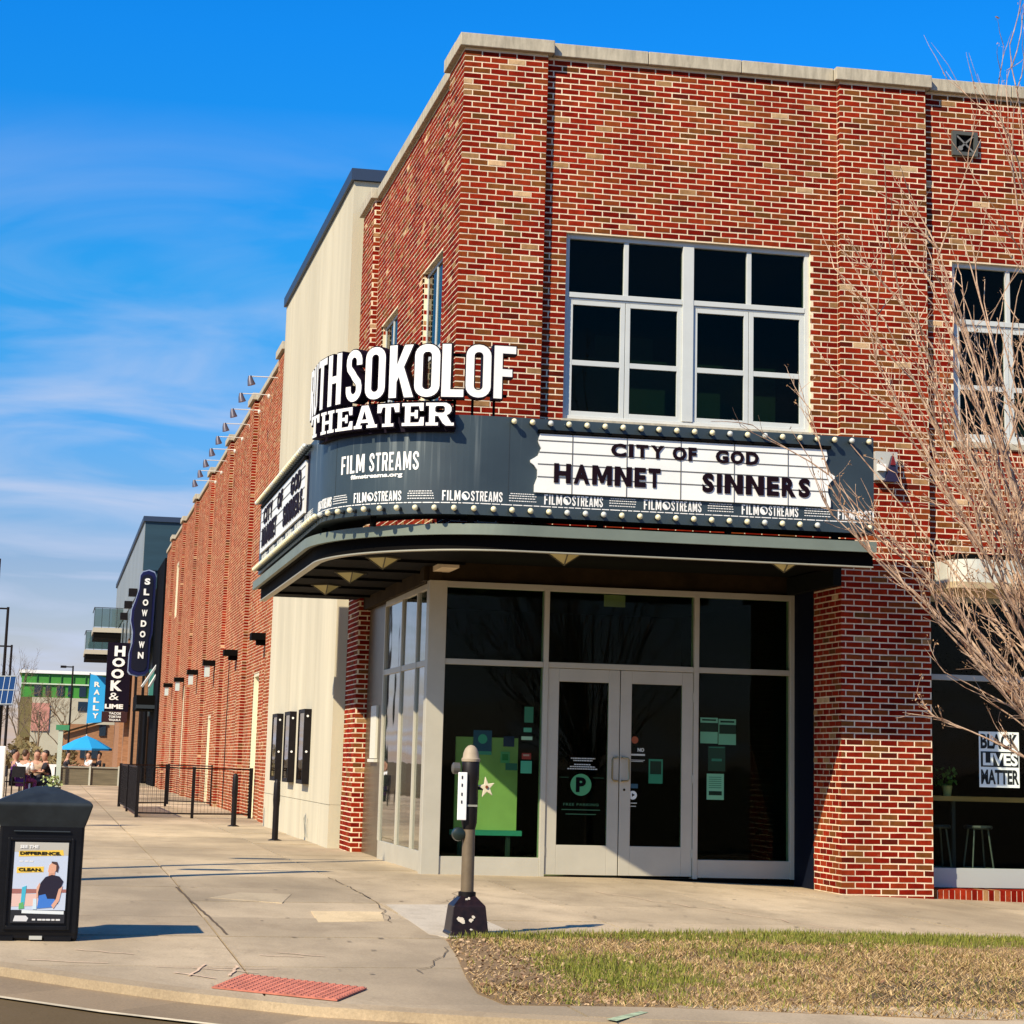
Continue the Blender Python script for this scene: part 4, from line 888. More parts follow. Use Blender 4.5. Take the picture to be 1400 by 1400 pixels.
def wall_light(y, z, kind):
    o = empty('wall_light', (FX, y, z), None, 'wall light', 'box lights along the brick hall')
    MB().box(-.22, y-.22, z, FX-.002, y+.22, z+.14).build('hood', M_SOFFIT, o)
    if kind: MB().prism([(-.16, y-.18), (-.04, y-.18), (-.04, y+.18), (-.16, y+.18)], z-.30, z-.003).build('lens', mat('pale_lens', (.50, .58, .55), .3), o)
    else: MB().box(-.10, y-.12, z-.10, FX-.002, y+.12, z-.003).build('bracket', M_SOFFIT, o)
    return o
for y, z, k, l in ((22.0, 3.70, 0, 'flat dark wall light nearest the concrete block'), (29.2, 3.68, 0, 'dark box wall light second from the concrete block'), (36.4, 3.72, 1, 'wall light with pale lens third along the brick hall'),
                (43.4, 3.72, 1, 'wall light with pale lens fourth along the brick hall'), (50.4, 3.72, 1, 'wall light fifth along the brick hall above a tall window'), (57.3, 3.74, 1, 'farthest wall light near the end of the brick hall')):
    wall_light(y, z, k)['label'] = l
MB().tube([(.06, 30.9, .1), (.06, 30.9, 3.6)], .012, 6).build('downpipe', M_IRON, hall)
gl = None
def gooseneck():
    o = empty('gooseneck_lamp', (0, 0, 0), None, 'lamp', 'gooseneck lamps along the brick parapet')
    MB().tube([(.09, 0, 0), (.02, 0, .03), (-.25, 0, .035), (-.52, 0, .03), (-.55, 0, 0)], .011, 6).build('arm', mat('lamp_arm_pale', (.62, .60, .52), .45), o)
    MB().lathe([(.05, 0), (.055, .03), (.02, .05)], (.06, 0, 0), 10, axis='x').build('wall_plate', MATS['lamp_arm_pale'], o)
    m = MB(); m.tube([(-.57, 0, .04), (-.56, 0, -.04), (-.53, 0, -.15)], [.035, .06, .085], 12); m.build('lamp_head', mat('lamp_head_grey', (.10, .09, .11), .4, metal=.3), o, smooth=True)
    return o
ords = ['nearest of the gooseneck lamps on the brick parapet', 'second nearest gooseneck lamp on the brick parapet', 'third gooseneck lamp along the parapet', 'fourth gooseneck lamp along the parapet', 'fifth gooseneck lamp, middle of the parapet row', 'sixth gooseneck lamp along the parapet', 'seventh gooseneck lamp along the parapet', 'second farthest gooseneck lamp on the parapet', 'farthest of the gooseneck lamps on the brick parapet']
gl = gooseneck()
for i in range(9):
    o = gl if i == 0 else copy_tree(gl); o.location = (0, 21.06+2.24*i, 9.02); o['label'] = ords[i]

# ------------------------------------------------------------------ marquee
def path(P0=1.42, Xl=1.42, r=1.6, xr=4.37, yend=7.4, n=40, r2=None):
    ry = r2 or r; pts = [(xr, -P0)]
    for i in range(n+1):
        a = math.pi/2*i/n; pts.append((-Xl+r-r*math.sin(a), -P0+ry-ry*math.cos(a)))
    pts.append((-Xl, yend)); return pts
class Path:
    def __init__(s, pts):
        s.p = np.array(pts); d = np.diff(s.p, axis=0); L = np.hypot(d[:, 0], d[:, 1]); s.s = np.concatenate([[0], np.cumsum(L)])
        t = d/L[:, None]; nv = np.stack([t[:, 1], -t[:, 0]], 1)*1.0                 # outward normal (front: t=(-1,0) -> (0,1)?)
        nv = -nv; vn = np.zeros_like(s.p); vn[:-1] += nv; vn[1:] += nv; s.n = -vn/np.linalg.norm(vn, axis=1)[:, None]
        if s.n[0][1] > 0: s.n = -s.n
        s.total = s.s[-1]
    def at(s, t, off=0):
        q = np.clip(-np.asarray(t, float), 0, s.total); x = np.interp(q, s.s, s.p[:, 0]); y = np.interp(q, s.s, s.p[:, 1]); nx = np.interp(q, s.s, s.n[:, 0]); ny = np.interp(q, s.s, s.n[:, 1]); L = np.hypot(nx, ny)
        return x+nx/L*off, y+ny/L*off, nx/L, ny/L
SP = Path(path()); CP = Path(path(1.5, 1.48, 2.0, 4.37, 7.5, 40, 2.6))
mq = empty('marquee', (0, 0, 3.6), 'curved grey theater marquee wrapping the brick corner with bulbs and movie titles', 'marquee')
MROOT = np.array((0, 0, 3.6))
def bent(name, W, F, m, off, parent=mq, P=SP):
    """W = (t, z, depth) mapped onto the curved face"""
    W = np.asarray(W, float); x, y, _, _ = P.at(W[:, 0], 0); _, _, nx, ny = P.at(W[:, 0], 0)
    V = np.stack([x+nx*(off+W[:, 2]), y+ny*(off+W[:, 2]), W[:, 1]], 1)-MROOT
    me = bpy.data.meshes.new(name); me.from_pydata([tuple(p) for p in V], [], F); me.materials.append(m); me.update(); return link(name, me, parent)
def strip(name, P, z0, z1, d0, d1, m, t0=0, t1=None, step=.08, parent=mq, close=True, smooth=True):
    """curved bar following the path between t0..t1 (t negative leftwards), offsets d0 (inner) .. d1 (outer)"""
    t1 = -P.total if t1 is None else t1; n = max(1, int(abs(t1-t0)/step)); ts = np.linspace(t0, t1, n+1)
    ts = np.unique(np.concatenate([ts, [-v for v in P.s if min(t0, t1) <= -v <= max(t0, t1)]]))[::-1]
    mb = MB(); xo, yo, _, _ = P.at(ts, d1); xi, yi, _, _ = P.at(ts, d0); k = len(ts)
    for i in range(k): mb.v += [(xo[i], yo[i], z0), (xo[i], yo[i], z1), (xi[i], yi[i], z1), (xi[i], yi[i], z0)]
    for i in range(k-1):
        a, b = 4*i, 4*(i+1)
        for q in range(4): mb.f.append((a+q, b+q, b+(q+1) % 4, a+(q+1) % 4)); mb.m.append(0); mb.t.append(.5)
    mb.f.append((0, 1, 2, 3)); mb.f.append((4*k-1, 4*k-2, 4*k-3, 4*k-4)); mb.m += [0, 0]; mb.t += [.5, .5]
    return mb.build(name, m, parent)
def panel_material():
    m = bpy.data.materials.new('marquee_panel_metal'); m.use_nodes = True; n, l = m.node_tree.nodes, m.node_tree.links; b = n['Principled BSDF']
    tcn = n.new('ShaderNodeTexCoord'); mp_ = n.new('ShaderNodeMapping'); mp_.inputs['Scale'].default_value = (7, 7, .22); l.new(tcn.outputs['Object'], mp_.inputs[0])
    z = n.new('ShaderNodeTexNoise'); z.inputs['Scale'].default_value = 2.0; z.inputs['Detail'].default_value = 3; l.new(mp_.outputs[0], z.inputs['Vector'])
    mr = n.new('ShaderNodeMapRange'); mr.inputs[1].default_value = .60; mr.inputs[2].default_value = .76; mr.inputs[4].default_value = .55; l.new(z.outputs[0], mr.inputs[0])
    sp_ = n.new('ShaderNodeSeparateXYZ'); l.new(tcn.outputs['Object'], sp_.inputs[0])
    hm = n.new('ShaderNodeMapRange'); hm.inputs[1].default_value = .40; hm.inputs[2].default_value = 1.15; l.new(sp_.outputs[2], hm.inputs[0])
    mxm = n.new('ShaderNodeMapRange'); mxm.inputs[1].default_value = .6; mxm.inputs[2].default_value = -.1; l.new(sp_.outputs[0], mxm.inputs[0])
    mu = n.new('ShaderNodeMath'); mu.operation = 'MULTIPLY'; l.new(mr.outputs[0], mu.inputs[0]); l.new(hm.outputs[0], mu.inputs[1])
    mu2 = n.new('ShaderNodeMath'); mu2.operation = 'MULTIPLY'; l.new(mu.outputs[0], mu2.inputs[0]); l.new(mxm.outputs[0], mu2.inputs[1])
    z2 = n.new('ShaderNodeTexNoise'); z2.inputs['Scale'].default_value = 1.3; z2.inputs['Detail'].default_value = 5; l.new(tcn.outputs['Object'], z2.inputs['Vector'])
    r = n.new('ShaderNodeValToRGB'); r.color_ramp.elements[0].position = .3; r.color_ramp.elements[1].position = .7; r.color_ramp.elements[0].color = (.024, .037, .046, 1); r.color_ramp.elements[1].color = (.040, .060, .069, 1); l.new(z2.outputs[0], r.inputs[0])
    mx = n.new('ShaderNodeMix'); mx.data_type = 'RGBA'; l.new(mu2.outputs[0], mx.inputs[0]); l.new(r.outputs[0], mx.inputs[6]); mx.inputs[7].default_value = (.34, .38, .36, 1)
    l.new(mx.outputs[2], b.inputs['Base Color']); b.inputs['Metallic'].default_value = .15; b.inputs['Roughness'].default_value = .42
    return m
M_PANEL = panel_material()
ZB, ZT = 3.845, 4.885
strip('sign_face', SP, ZB, ZT, -.50, 0, M_PANEL)
for t in (-4.02, -6.15): x, y, nx, ny = SP.at(t, .0); bent('face_seam', *(lambda mb: (np.array(mb.v)[:, [0, 2, 1]], mb.f))(MB().box(t-.003, .0005, ZB+.01, t+.003, .002, ZT-.01)), M_DARKSTEEL, 0)
# canopy under the sign
strip('canopy_fascia', CP, 3.640, 3.752, -.05, 0, M_FASCIA)
def slabpoly(P, d, z0, z1, name, m, t0=0.):
    x, y, _, _ = P.at(-P.s, d); poly = list(zip(x, y)); poly = [(min(a, 4.36-0*d), b) for a, b in poly]
    poly += [(.35, poly[-1][1]), (.35, -.02), (4.36, -.02)]
    return MB().prism(poly[::-1], z0, z1).build(name, m, mq)
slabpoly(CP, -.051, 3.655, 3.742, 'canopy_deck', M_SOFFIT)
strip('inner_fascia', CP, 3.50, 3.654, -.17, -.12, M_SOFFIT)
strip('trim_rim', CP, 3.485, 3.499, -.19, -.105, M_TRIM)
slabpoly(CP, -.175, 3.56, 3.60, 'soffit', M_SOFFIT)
for y in (.9, 2.3, 3.7, 5.1, 6.5): MB().box(-1.3, y, 3.53, .35, y+.04, 3.558).build('soffit_rib', M_SOFFIT, mq)
MLENS = mat('soffit_lens', (.55, .48, .22), .5)
def soffit_light(x, y):
    o = empty('soffit_light', (x, y, 3.5)); o.parent = mq; o.location = (x, y, 3.5-3.6)
    m = MB(); s = .19; m.add([(x-s, y, 3.558), (x, y-s, 3.558), (x+s, y, 3.558), (x, y+s, 3.558), (x, y, 3.43)], [(0,1,4),(1,2,4),(2,3,4),(3,0,4)]); m.build('lens', MLENS, o)
    m = MB(); P = [(x-s, y, 3.555), (x, y-s, 3.555), (x+s, y, 3.555), (x, y+s, 3.555)]
    for i in range(4): m.beam(P[i], P[(i+1) % 4], .025, .02)
    for p in P: m.beam(p, (x, y, 3.428), .012, .012)
    m.build('lens_frame', mat('lens_frame_dark', (.10, .09, .06), .5), o)
for x, y in ((1.13, -.7), (3.5, -1.0), (-.62, .75), (-.70, 2.9), (-.74, 5.0)): soffit_light(x, y)
strip('gap_shade_strip', SP, 3.746, 3.843, -.62, -.58, M_SOFFIT, 0, -4.0)  # dark strip added so the gap under the sign reads as shade
# posts in the gap between canopy and sign
for t in (-.4, -1.6, -3.0, -4.4, -5.6, -7.2, -9.2, -11.2, -13):
    x, y, nx, ny = SP.at(t, -.12); MB().box(x-.03, y-.03, 3.742, x+.03, y+.03, ZB-.001).build('standoff_post', M_SOFFIT, mq)
MB().beam((1.4, -1.2, 3.79), (1.4, -.0, 3.79), .05, .05).build('tie_beam', M_SOFFIT, mq)
# bulbs
bulb = MB(); bulb.lathe([(.012, .055), (.022, .061), (.029, .074), (.031, .087), (.026, .103), (.014, .113), (.003, .116)], (0, 0, 0), 12, axis='y')
sock = MB(); sock.lathe([(.022, 0), (.022, .03), (.017, .054)], (0, 0, 0), 10, axis='y')
bm1 = bulb.mesh('light_bulb', M_BULB, smooth=True); bm2 = bulb.mesh('light_bulb', M_BULBC, smooth=True); sm1 = sock.mesh('bulb_socket', M_DARKSTEEL, smooth=True)
def add_bulb(t, z):
    x, y, nx, ny = SP.at(t, 0); o = link('light_bulb', bm1 if random.random() < .72 else bm2, mq, (x, y, z-3.6)); o.rotation_euler = (0, 0, math.atan2(ny, nx)+math.pi/2)
    s = link('bulb_socket', sm1, o)
t = -.08
while t > -4.05: add_bulb(t, 4.83); t -= .1955
t = -.08; i = 0
while t > -7.0: 
    if i not in (1, 2): add_bulb(t, 3.90)
    i += 1; t -= .1955
t = -7.75
while t > -13.7: add_bulb(t, 4.84); t -= .17
t = -7.0
while t > -13.7: add_bulb(t, 3.90); t -= .17
# white letter board, front
def board(t0, t1, z0, z1, curly, rows, cols):
    n = 30; pts = []
    if curly:
        def side(tx, sgn):
            return [(tx+sgn*d, z0+(z1-z0)*v) for v, d in ((0, 0), (.12, .0), (.25, .035), (.36, .04), (.44, .025), (.50, -.055), (.56, .03), (.68, .075), (.80, .06), (.9, .03), (1, .045))]
        Lp = side(t0, 1); Rp = side(t1, -1); P = Lp[::-1]+Rp
    else: P = [(t0, z1), (t0, z0), (t1, z0), (t1, z1)]
    return P
def flat_poly(name, P, d0, d1, m, parent=mq):
    me = curve_mesh([P], .5); V, F = mesh_data(me); W = np.stack([V[:, 0], V[:, 1], d0+(V[:, 2]+.5)*(d1-d0)], 1); return bent(name, W, F, m, 0, parent)
# columns as separate milky panels
edges = [-3.86, -3.35, -2.76, -2.17, -1.58, -.98, -.38]
zr = [4.105, 4.272, 4.405, 4.530, 4.655, 4.715]
curve = {0: lambda v: -3.77+np.interp(v, [0,.12,.25,.38,.48,.52,.62,.75,.86,1], [.02,.02,.05,.05,.0,-.05,.05,.085,.05,.07]),
         5: lambda v: -.48-np.interp(v, [0,.12,.25,.38,.48,.52,.62,.75,.86,1], [.02,.02,.05,.05,.0,-.05,.05,.085,.05,.07])}
Z0, Z1 = 4.105, 4.725
for c in range(6):
    a, b = edges[c], edges[c+1]; vs_ = np.linspace(0, 1, 25)
    Lc = [(float(curve[0](v)) if c == 0 else a+.004, Z0+(Z1-Z0)*v) for v in (vs_ if c == 0 else (0, 1))]
    Rc = [(float(curve[5](v)) if c == 5 else b-.004, Z0+(Z1-Z0)*v) for v in (vs_ if c == 5 else (0, 1))]
    flat_poly('board_panel', Rc+Lc[::-1], .004, .03, M_BOARD)
for z in zr[1:-1]: bent('board_rail', *(lambda mb: (np.array(mb.v)[:, [0, 2, 1]], mb.f))(MB().box(-3.72, .031, z-.004, -.53, .036, z+.004)), M_RAIL, 0)
for x in edges[1:-1]: bent('board_seam', *(lambda mb: (np.array(mb.v)[:, [0, 2, 1]], mb.f))(MB().box(x-.0035, .0305, Z0, x+.0035, .036, Z1)), M_RAIL, 0)
strip('board_hood', SP, 4.735, 4.765, 0, .055, M_SOFFIT, -.50, -3.72)
def title(txt, t0, t1, z0, z1):
    """each letter a plate of its own, advance taken from the font"""
    adv = {'I': .30, ' ': .36, 'C': .72, 'T': .60, 'Y': .66, 'O': .86, 'F': .55, 'G': .82, 'D': .82, 'H': .80, 'A': .76, 'M': .92, 'N': .82, 'E': .58, 'S': .56, 'R': .66}
    tot = sum(adv[c] for c in txt); x = t0; k = (t1-t0)/tot
    for c in txt:
        if c != ' ':
            w = adv[c]*k; g_ = .055*k
            W, F = fit_text(c, x+g_, x+w-g_, z0, z1, .006, .05) if c not in 'MN' else fit_text(c, x+g_, x+w-g_, z0, z1, .006, 0, src=curve_mesh(condensed(c)[0], .5)); bent('title_letter', W, F, M_LETBLK, .0365)
        x += adv[c]*k
title('CITY', -2.95, -2.34, 4.525, 4.665); title('OF', -2.275, -1.99, 4.52, 4.665); title('GOD', -1.80, -1.30, 4.515, 4.655)
title('HAMNET', -3.56, -2.38, 4.215, 4.42); title('SINNERS', -1.95, -.72, 4.195, 4.40)
# letter board on the side street face
flat_poly('board_backing', [(-13.62, 4.075), (-7.86, 4.075), (-7.86, 4.80), (-13.62, 4.80)], .0005, .0035, M_LETSIDE)
for c in range(4):
    a = -8.05-(c+1)*1.36; b = a+1.35; flat_poly('board_panel', [(a, Z0), (b, Z0), (b, Z1), (a, Z1)], .004, .03, M_BOARD)
for z in zr[1:-1]: bent('board_rail', *(lambda mb: (np.array(mb.v)[:, [0, 2, 1]], mb.f))(MB().box(-13.4, .031, z-.004, -8.06, .036, z+.004)), M_RAIL, 0)
strip('board_hood', SP, 4.735, 4.765, 0, .055, M_SOFFIT, -8.0, -13.45)
title('HAMNET', -13.2, -11.2, 4.16, 4.42); title('SINNERS', -10.4, -8.2, 4.16, 4.42); title('CITY', -13.1, -11.8, 4.46, 4.68); title('OF', -11.2, -10.5, 4.46, 4.68); title('GOD', -9.6, -8.4, 4.46, 4.68)
# lettering on the panel
def run_text(fn, txt, t0, t1, z0, z1, d, m, name, off0, gap=.09, per_letter=False, parent=mq):
    items = []; x = 0
    for c in txt:
        if c == ' ': x += .28; continue
        C_, w = fn(c); items.append((x, w, C_)); x += w+gap
    tot = x-gap; k = (t1-t0)/tot; h = z1-z0; outV, outF, n = [], [], 0; res = []
    for (x, w, C_) in items:
        me = curve_mesh(C_, .5); V, F = mesh_data(me)
        W = np.stack([t0+(x+V[:, 0])*k, z0+V[:, 1]*h, (V[:, 2]+.5)*d], 1)
        if per_letter: res.append(bent(name, W, F, m, off0, parent))
        else: outV.append(W); outF += [tuple(i+n for i in f) for f in F]; n += len(W)
    if not per_letter: res.append(bent(name, np.concatenate(outV), outF, m, off0, parent))
    return res
run_text(condensed, 'FILM', -6.03, -5.64, 4.305, 4.50, .004, M_WHITE, 'painted_lettering', .001, .12); run_text(condensed, 'STREAMS', -5.57, -4.97, 4.305, 4.50, .004, M_WHITE, 'painted_lettering', .001, .12)
W, F = fit_text('filmstreams.org', -5.85, -5.15, 4.225, 4.285, .004, .035); bent('painted_lettering', W, F, M_WHITE, .001)
def logo(t0, full=True, m=M_WHITE):
    w = .63
    run_text(condensed, 'FILM', t0, t0+.19, 3.985, 4.09, .003, m, 'painted_lettering', .001, .12)
    C_ = [(t0+.245+.043*math.cos(R(a)), 4.037+.046*math.sin(R(a))) for a in range(0, 360, 20)]; flat_poly('reel_emblem', C_, .001, .004, m)
    C_ = [(t0+.245+.030*math.cos(R(a)), 4.040+.030*math.sin(R(a))) for a in range(-60, 150, 20)]+[(t0+.245, 4.045)]; flat_poly('emblem_mark', C_, .0041, .006, M_PANEL)
    run_text(condensed, 'STREAMS', t0+.30, t0+.63, 3.985, 4.09, .003, m, 'painted_lettering', .001, .12)
def block(t0, w=.29):
    mb = MB()
    for i, (z, f) in enumerate(((4.078, .9), (4.055, 1), (4.03, 1), (4.002, 1))):
        x = t0+w*(1-f)/2
        while x < t0+w*(1+f)/2-.01: q = random.uniform(.012, .03); mb.box(x, .001, z, min(x+q, t0+w), .003, z+.008); x += q+.007
    bent('credit_lines', np.array(mb.v)[:, [0, 2, 1]], mb.f, M_WHITE, 0)['kind'] = 'stuff'
W_DIM = mat('worn_white', (.55, .56, .52), .5)
for k in range(-1, 6):
    t0 = -.41-1.075*k
    if k >= 0: logo(t0-.0, True)
    if t0 < -.7: pass
    if k >= 1: block(t0+.70)
    if k == 0: pass
t = -6.9
logo(-6.86); block(-6.19)
for k in range(6): 
    logo(-8.0-1.05*k-.2, m=W_DIM); block(-7.45-1.05*k-.2)
mb = MB(); x = -13.3
while x < -.05:
    q = random.uniform(.03, .12); mb.box(x, .001, 3.958, min(x+q, -.04), .003, 3.967); x += q+.012
bent('credit_lines', np.array(mb.v)[:, [0, 2, 1]], mb.f, M_WHITE, 0)['kind'] = 'stuff'
# channel letters standing on the marquee
L1 = [('R', -7.33, -7.05), ('U', -6.99, -6.70), ('T', -6.62, -6.31), ('H', -6.26, -5.98), ('S', -5.89, -5.65), ('O', -5.60, -5.35), ('K', -5.30, -5.04), ('O', -5.02, -4.76), ('L', -4.74, -4.52), ('O', -4.50, -4.25), ('F', -4.22, -3.99)]
def channel(fn, ch, t0, t1, z0, z1, off0, d):
    C_, w = fn(ch); h = z1-z0; k = (t1-t0)/w; C2 = [[(t0+x*k, z0+y*h) for x, y in c] for c in C_]
    me = curve_mesh(C2, .5, off=.013); V, F = mesh_data(me); o = bent('channel_letter', np.stack([V[:, 0], V[:, 1], (V[:, 2]+.5)*d], 1), F, M_LETSIDE, off0)
    me = curve_mesh(C2, .5); V, F = mesh_data(me); W_ = np.stack([V[:, 0], V[:, 1], d+.002+(V[:, 2]+.5)*.004], 1)
    x, y, _, _ = SP.at(W_[:, 0], 0); _, _, nx, ny = SP.at(W_[:, 0], 0); VV = np.stack([x+nx*(off0+W_[:, 2]), y+ny*(off0+W_[:, 2]), W_[:, 1]], 1)-MROOT
    m2 = bpy.data.meshes.new('letter_face'); m2.from_pydata([tuple(p) for p in VV], [], F); m2.materials.append(M_WHITE); m2.update(); link('letter_face', m2, o)
for ch, a, b in L1: channel(condensed, ch, a, b, 5.06, 5.62, -.06, .14)
L2 = [('T', -6.57, -6.30), ('H', -6.25, -5.98), ('E', -5.95, -5.69), ('A', -5.67, -5.38), ('T', -5.38, -5.14), ('E', -5.11, -4.89), ('R', -4.87, -4.60)]
for ch, a, b in L2: channel(slab, ch, a, b, 4.745, 4.985, .02, .13)
bent('theater_backplate', *(lambda mb: (np.array(mb.v)[:, [0, 2, 1]], mb.f))((lambda q: [q.box(-6.6+.2*i, .003, 4.70, -6.4+.2*i, .055, 4.93) for i in range(10)] and q)(MB())), M_LETSIDE, 0)
for z, t0, t1 in ((5.10, -7.3, -4.05), (5.52, -7.3, -4.05), (5.015, -6.6, -4.6)): strip('letter_rail', SP, z, z+.03, -.10, -.065, M_SOFFIT, t1, t0)
for t in (-7.2, -6.7, -6.3, -6.05, -5.7, -5.45, -5.2, -4.9, -4.62, -4.42, -4.18):
    x, y, nx, ny = SP.at(t, -.10); MB().box(x-.012, y-.012, ZT-.01, x+.012, y+.012, 5.1).build('letter_post', M_SOFFIT, mq)

# ------------------------------------------------------------------ street things near the camera
# parking meter post
pmx, pmy = -.862, -6.15; gz = gh(pmx, pmy)
pmr = empty('parking_meter', (pmx, pmy, gz), 'grey dome topped meter post with black pyramid base, white tag and pale star', 'parking meter')
m = MB()
def sqp(w, z): return [(pmx-w, pmy-w, z), (pmx+w, pmy-w, z), (pmx+w, pmy+w, z), (pmx-w, pmy+w, z)]
rings = [(.160, gz), (.158, gz+.02), (.150, gz+.03), (.128, gz+.225), (.120, gz+.235), (.062, gz+.295), (.055, gz+.30)]
for w, z in rings: m.v += sqp(w, z)
for i in range(len(rings)-1):
    for j in range(4): m.f.append((4*i+j, 4*i+(j+1) % 4, 4*i+4+(j+1) % 4, 4*i+4+j)); m.m.append(0); m.t.append(.5)
m.f.append(tuple(4*(len(rings)-1)+j for j in range(4))); m.m.append(0); m.t.append(.5)
m.build('base', mat('chipped_dark_red_base', (.012, .005, .004), .4, spec=.3, var=.5, scale=18), pmr, bevel=.006)
chip = MB()
for (x, z, s) in ((-.075, .13, .03), (-.055, .11, .025), (.01, .12, .022), (.03, .145, .016), (-.02, .275, .012), (.0, .28, .014), (.015, .05, .012)):
    yy = pmy-(.150-(z-.03)*.112)-.004 if z < .23 else pmy-.085
    P = [(pmx+x+s*math.cos(a)*random.uniform(.5, 1.2), gz+z+s*math.sin(a)*random.uniform(.35, .9)) for a in np.linspace(0, 5.6, 8)]
    chip.prismY(P, yy-.004, yy+.006)
chip.build('paint_chips', mat('chip_pale', (.62, .55, .44), .8), pmr)
MB().lathe([(.070, gz+.285), (.070, gz+.325), (.058, gz+.33)], (pmx, pmy, 0), 20).build('collar', M_IRON, pmr, smooth=True)
MB().lathe([(.052, gz+.32), (.050, gz+.80), (.048, gz+.84)], (pmx+.0, pmy, 0), 20).build('pole', mat('meter_pole_taupe', (.15, .11, .065), .45, metal=.2, var=.15, scale=6), pmr, smooth=True)
m = MB(); m.lathe([(.048, gz+.80), (.062, gz+.86), (.066, gz+1.05), (.064, gz+1.17), (.070, gz+1.20), (.070, gz+1.33), (.062, gz+1.345)], (pmx, pmy, 0), 20); m.build('meter_housing', mat('meter_black', (.010, .007, .006), .5, spec=.25), pmr, smooth=True)
MB().lathe([(.074, gz+1.335), (.076, gz+1.355), (.066, gz+1.365), (.062, gz+1.40), (.048, gz+1.435), (.026, gz+1.458), (.004, gz+1.465)], (pmx, pmy, 0), 22).build('dome', mat('dome_taupe', (.34, .27, .18), .6), pmr, smooth=True)
m = MB(); m.lathe([(.045, 0), (.045, .05), (.03, .06)], (pmx-.09, pmy-.0, gz+1.28), 16, axis='x'); m.build('coin_dial', mat('dial_grey', (.12, .11, .09), .4, metal=.4), pmr)
m = MB(); m.box(pmx-.112, pmy-.085, gz+.88, pmx-.040, pmy-.073, gz+1.25); m.build('white_tag', M_WHITE, pmr, bevel=.004)
for z in (1.21, 1.15, 1.08, 1.02): MB().box(pmx-.086, pmy-.088, gz+z-.012, pmx-.076, pmy-.0855, gz+z+.012).build('tag_print', M_IRON, pmr)
MB().box(pmx-.045, pmy-.07, gz+.985, pmx+.05, pmy-.05, gz+1.0).build('band', M_TRIM, pmr)
MB().lathe([(.050, -.02), (.055, .0), (.05, .04), (.03, .05)], (pmx-.085, pmy, gz+.77), 16, axis='y').build('lock_knob', mat('knob_dark_green', (.012, .02, .015), .35), pmr, smooth=True)
S = []
for i in range(10):
    a = R(90+36*i+8); r = .085 if i % 2 == 0 else .034; S.append((pmx+.130+r*math.cos(a)*.85, gz+1.135+r*math.sin(a)))
MB().prismY(S, pmy-.02, pmy+.02).build('star_handle', mat('star_pale', (.62, .55, .36), .5), pmr, bevel=.004)
MB().box(pmx+.05, pmy-.012, gz+1.115, pmx+.11, pmy+.012, gz+1.14).build('star_stem', M_IRON, pmr); MB().lathe([(.012, 0), (.012, .01)], (pmx+.130, pmy-.02, gz+1.14), 8, axis='y').build('star_screw', mat('rust', (.16, .04, .01), .7), pmr)

# trash bin
bx, by = -4.165, -6.70; gz = gh(bx, by-.28)
tb = empty('trash_bin', (bx, by, gz), 'black square litter bin with hipped lid and cleaning advert on its front', 'trash bin')
hw_, dp = .308, .30; yf = by-dp
m = MB(); R4 = [(.295, .0), (.295, .035), (.298, .06), (.302, .80)]
for w, z in R4: m.v += [(bx-w, by-w*.97, gz+z), (bx+w, by-w*.97, gz+z), (bx+w, by+w*.97, gz+z), (bx-w, by+w*.97, gz+z)]
for i in range(len(R4)-1):
    for j in range(4): m.f.append((4*i+j, 4*i+(j+1) % 4, 4*i+4+(j+1) % 4, 4*i+4+j)); m.m.append(0); m.t.append(.5)
m.f.append((0, 3, 2, 1)); m.m.append(0); m.t.append(.5)
m.build('body', M_BLACKP, tb, bevel=.02)
m = MB(); RL = [(.302, .80), (.318, .845), (.352, .955), (.345, .972), (.20, 1.035), (.07, 1.080), (.0, 1.084)]
for w, z in RL:
    w = max(w, .012); m.v += [(bx-w, by-w*.97, gz+z), (bx+w, by-w*.97, gz+z), (bx+w, by+w*.97, gz+z), (bx-w, by+w*.97, gz+z)]
for i in range(len(RL)-1):
    for j in range(4): m.f.append((4*i+j, 4*i+(j+1) % 4, 4*i+4+(j+1) % 4, 4*i+4+j)); m.m.append(0); m.t.append(.5)
m.f.append(tuple(4*(len(RL)-1)+j for j in range(4))); m.m.append(0); m.t.append(.5)
m.build('lid', mat('lid_plastic', (.016, .021, .024), .55, spec=.25, var=.3, scale=5), tb, bevel=.012)
m = MB(); yf2 = by-.302*.97
m.box(bx-.235, yf2-.012, gz+.075, bx-.215, yf2+.02, gz+.72); m.box(bx+.215, yf2-.012, gz+.075, bx+.235, yf2+.02, gz+.72); m.box(bx-.215, yf2-.012, gz+.70, bx+.215, yf2+.02, gz+.72); m.box(bx-.215, yf2-.012, gz+.075, bx+.215, yf2+.02, gz+.105); m.build('poster_frame', M_BLACKP, tb, bevel=.004)
for a, b in ((-.27, -.16), (.0-.06+.12, .25)): MB().box(bx+a, yf2-.015, gz+.0, bx+b, yf2+.01, gz+.03).build('foot', M_BLACKP, tb)
MB().box(bx-.045, yf2-.016, gz+.01, bx+.045, yf2+.01, gz+.035).build('latch', mat('latch_grey', (.45, .45, .40), .4), tb)
MB().box(bx-.20, yf2-.018, gz+.765, bx+.20, yf2+.01, gz+.772).build('seam', M_DARKSTEEL, tb)
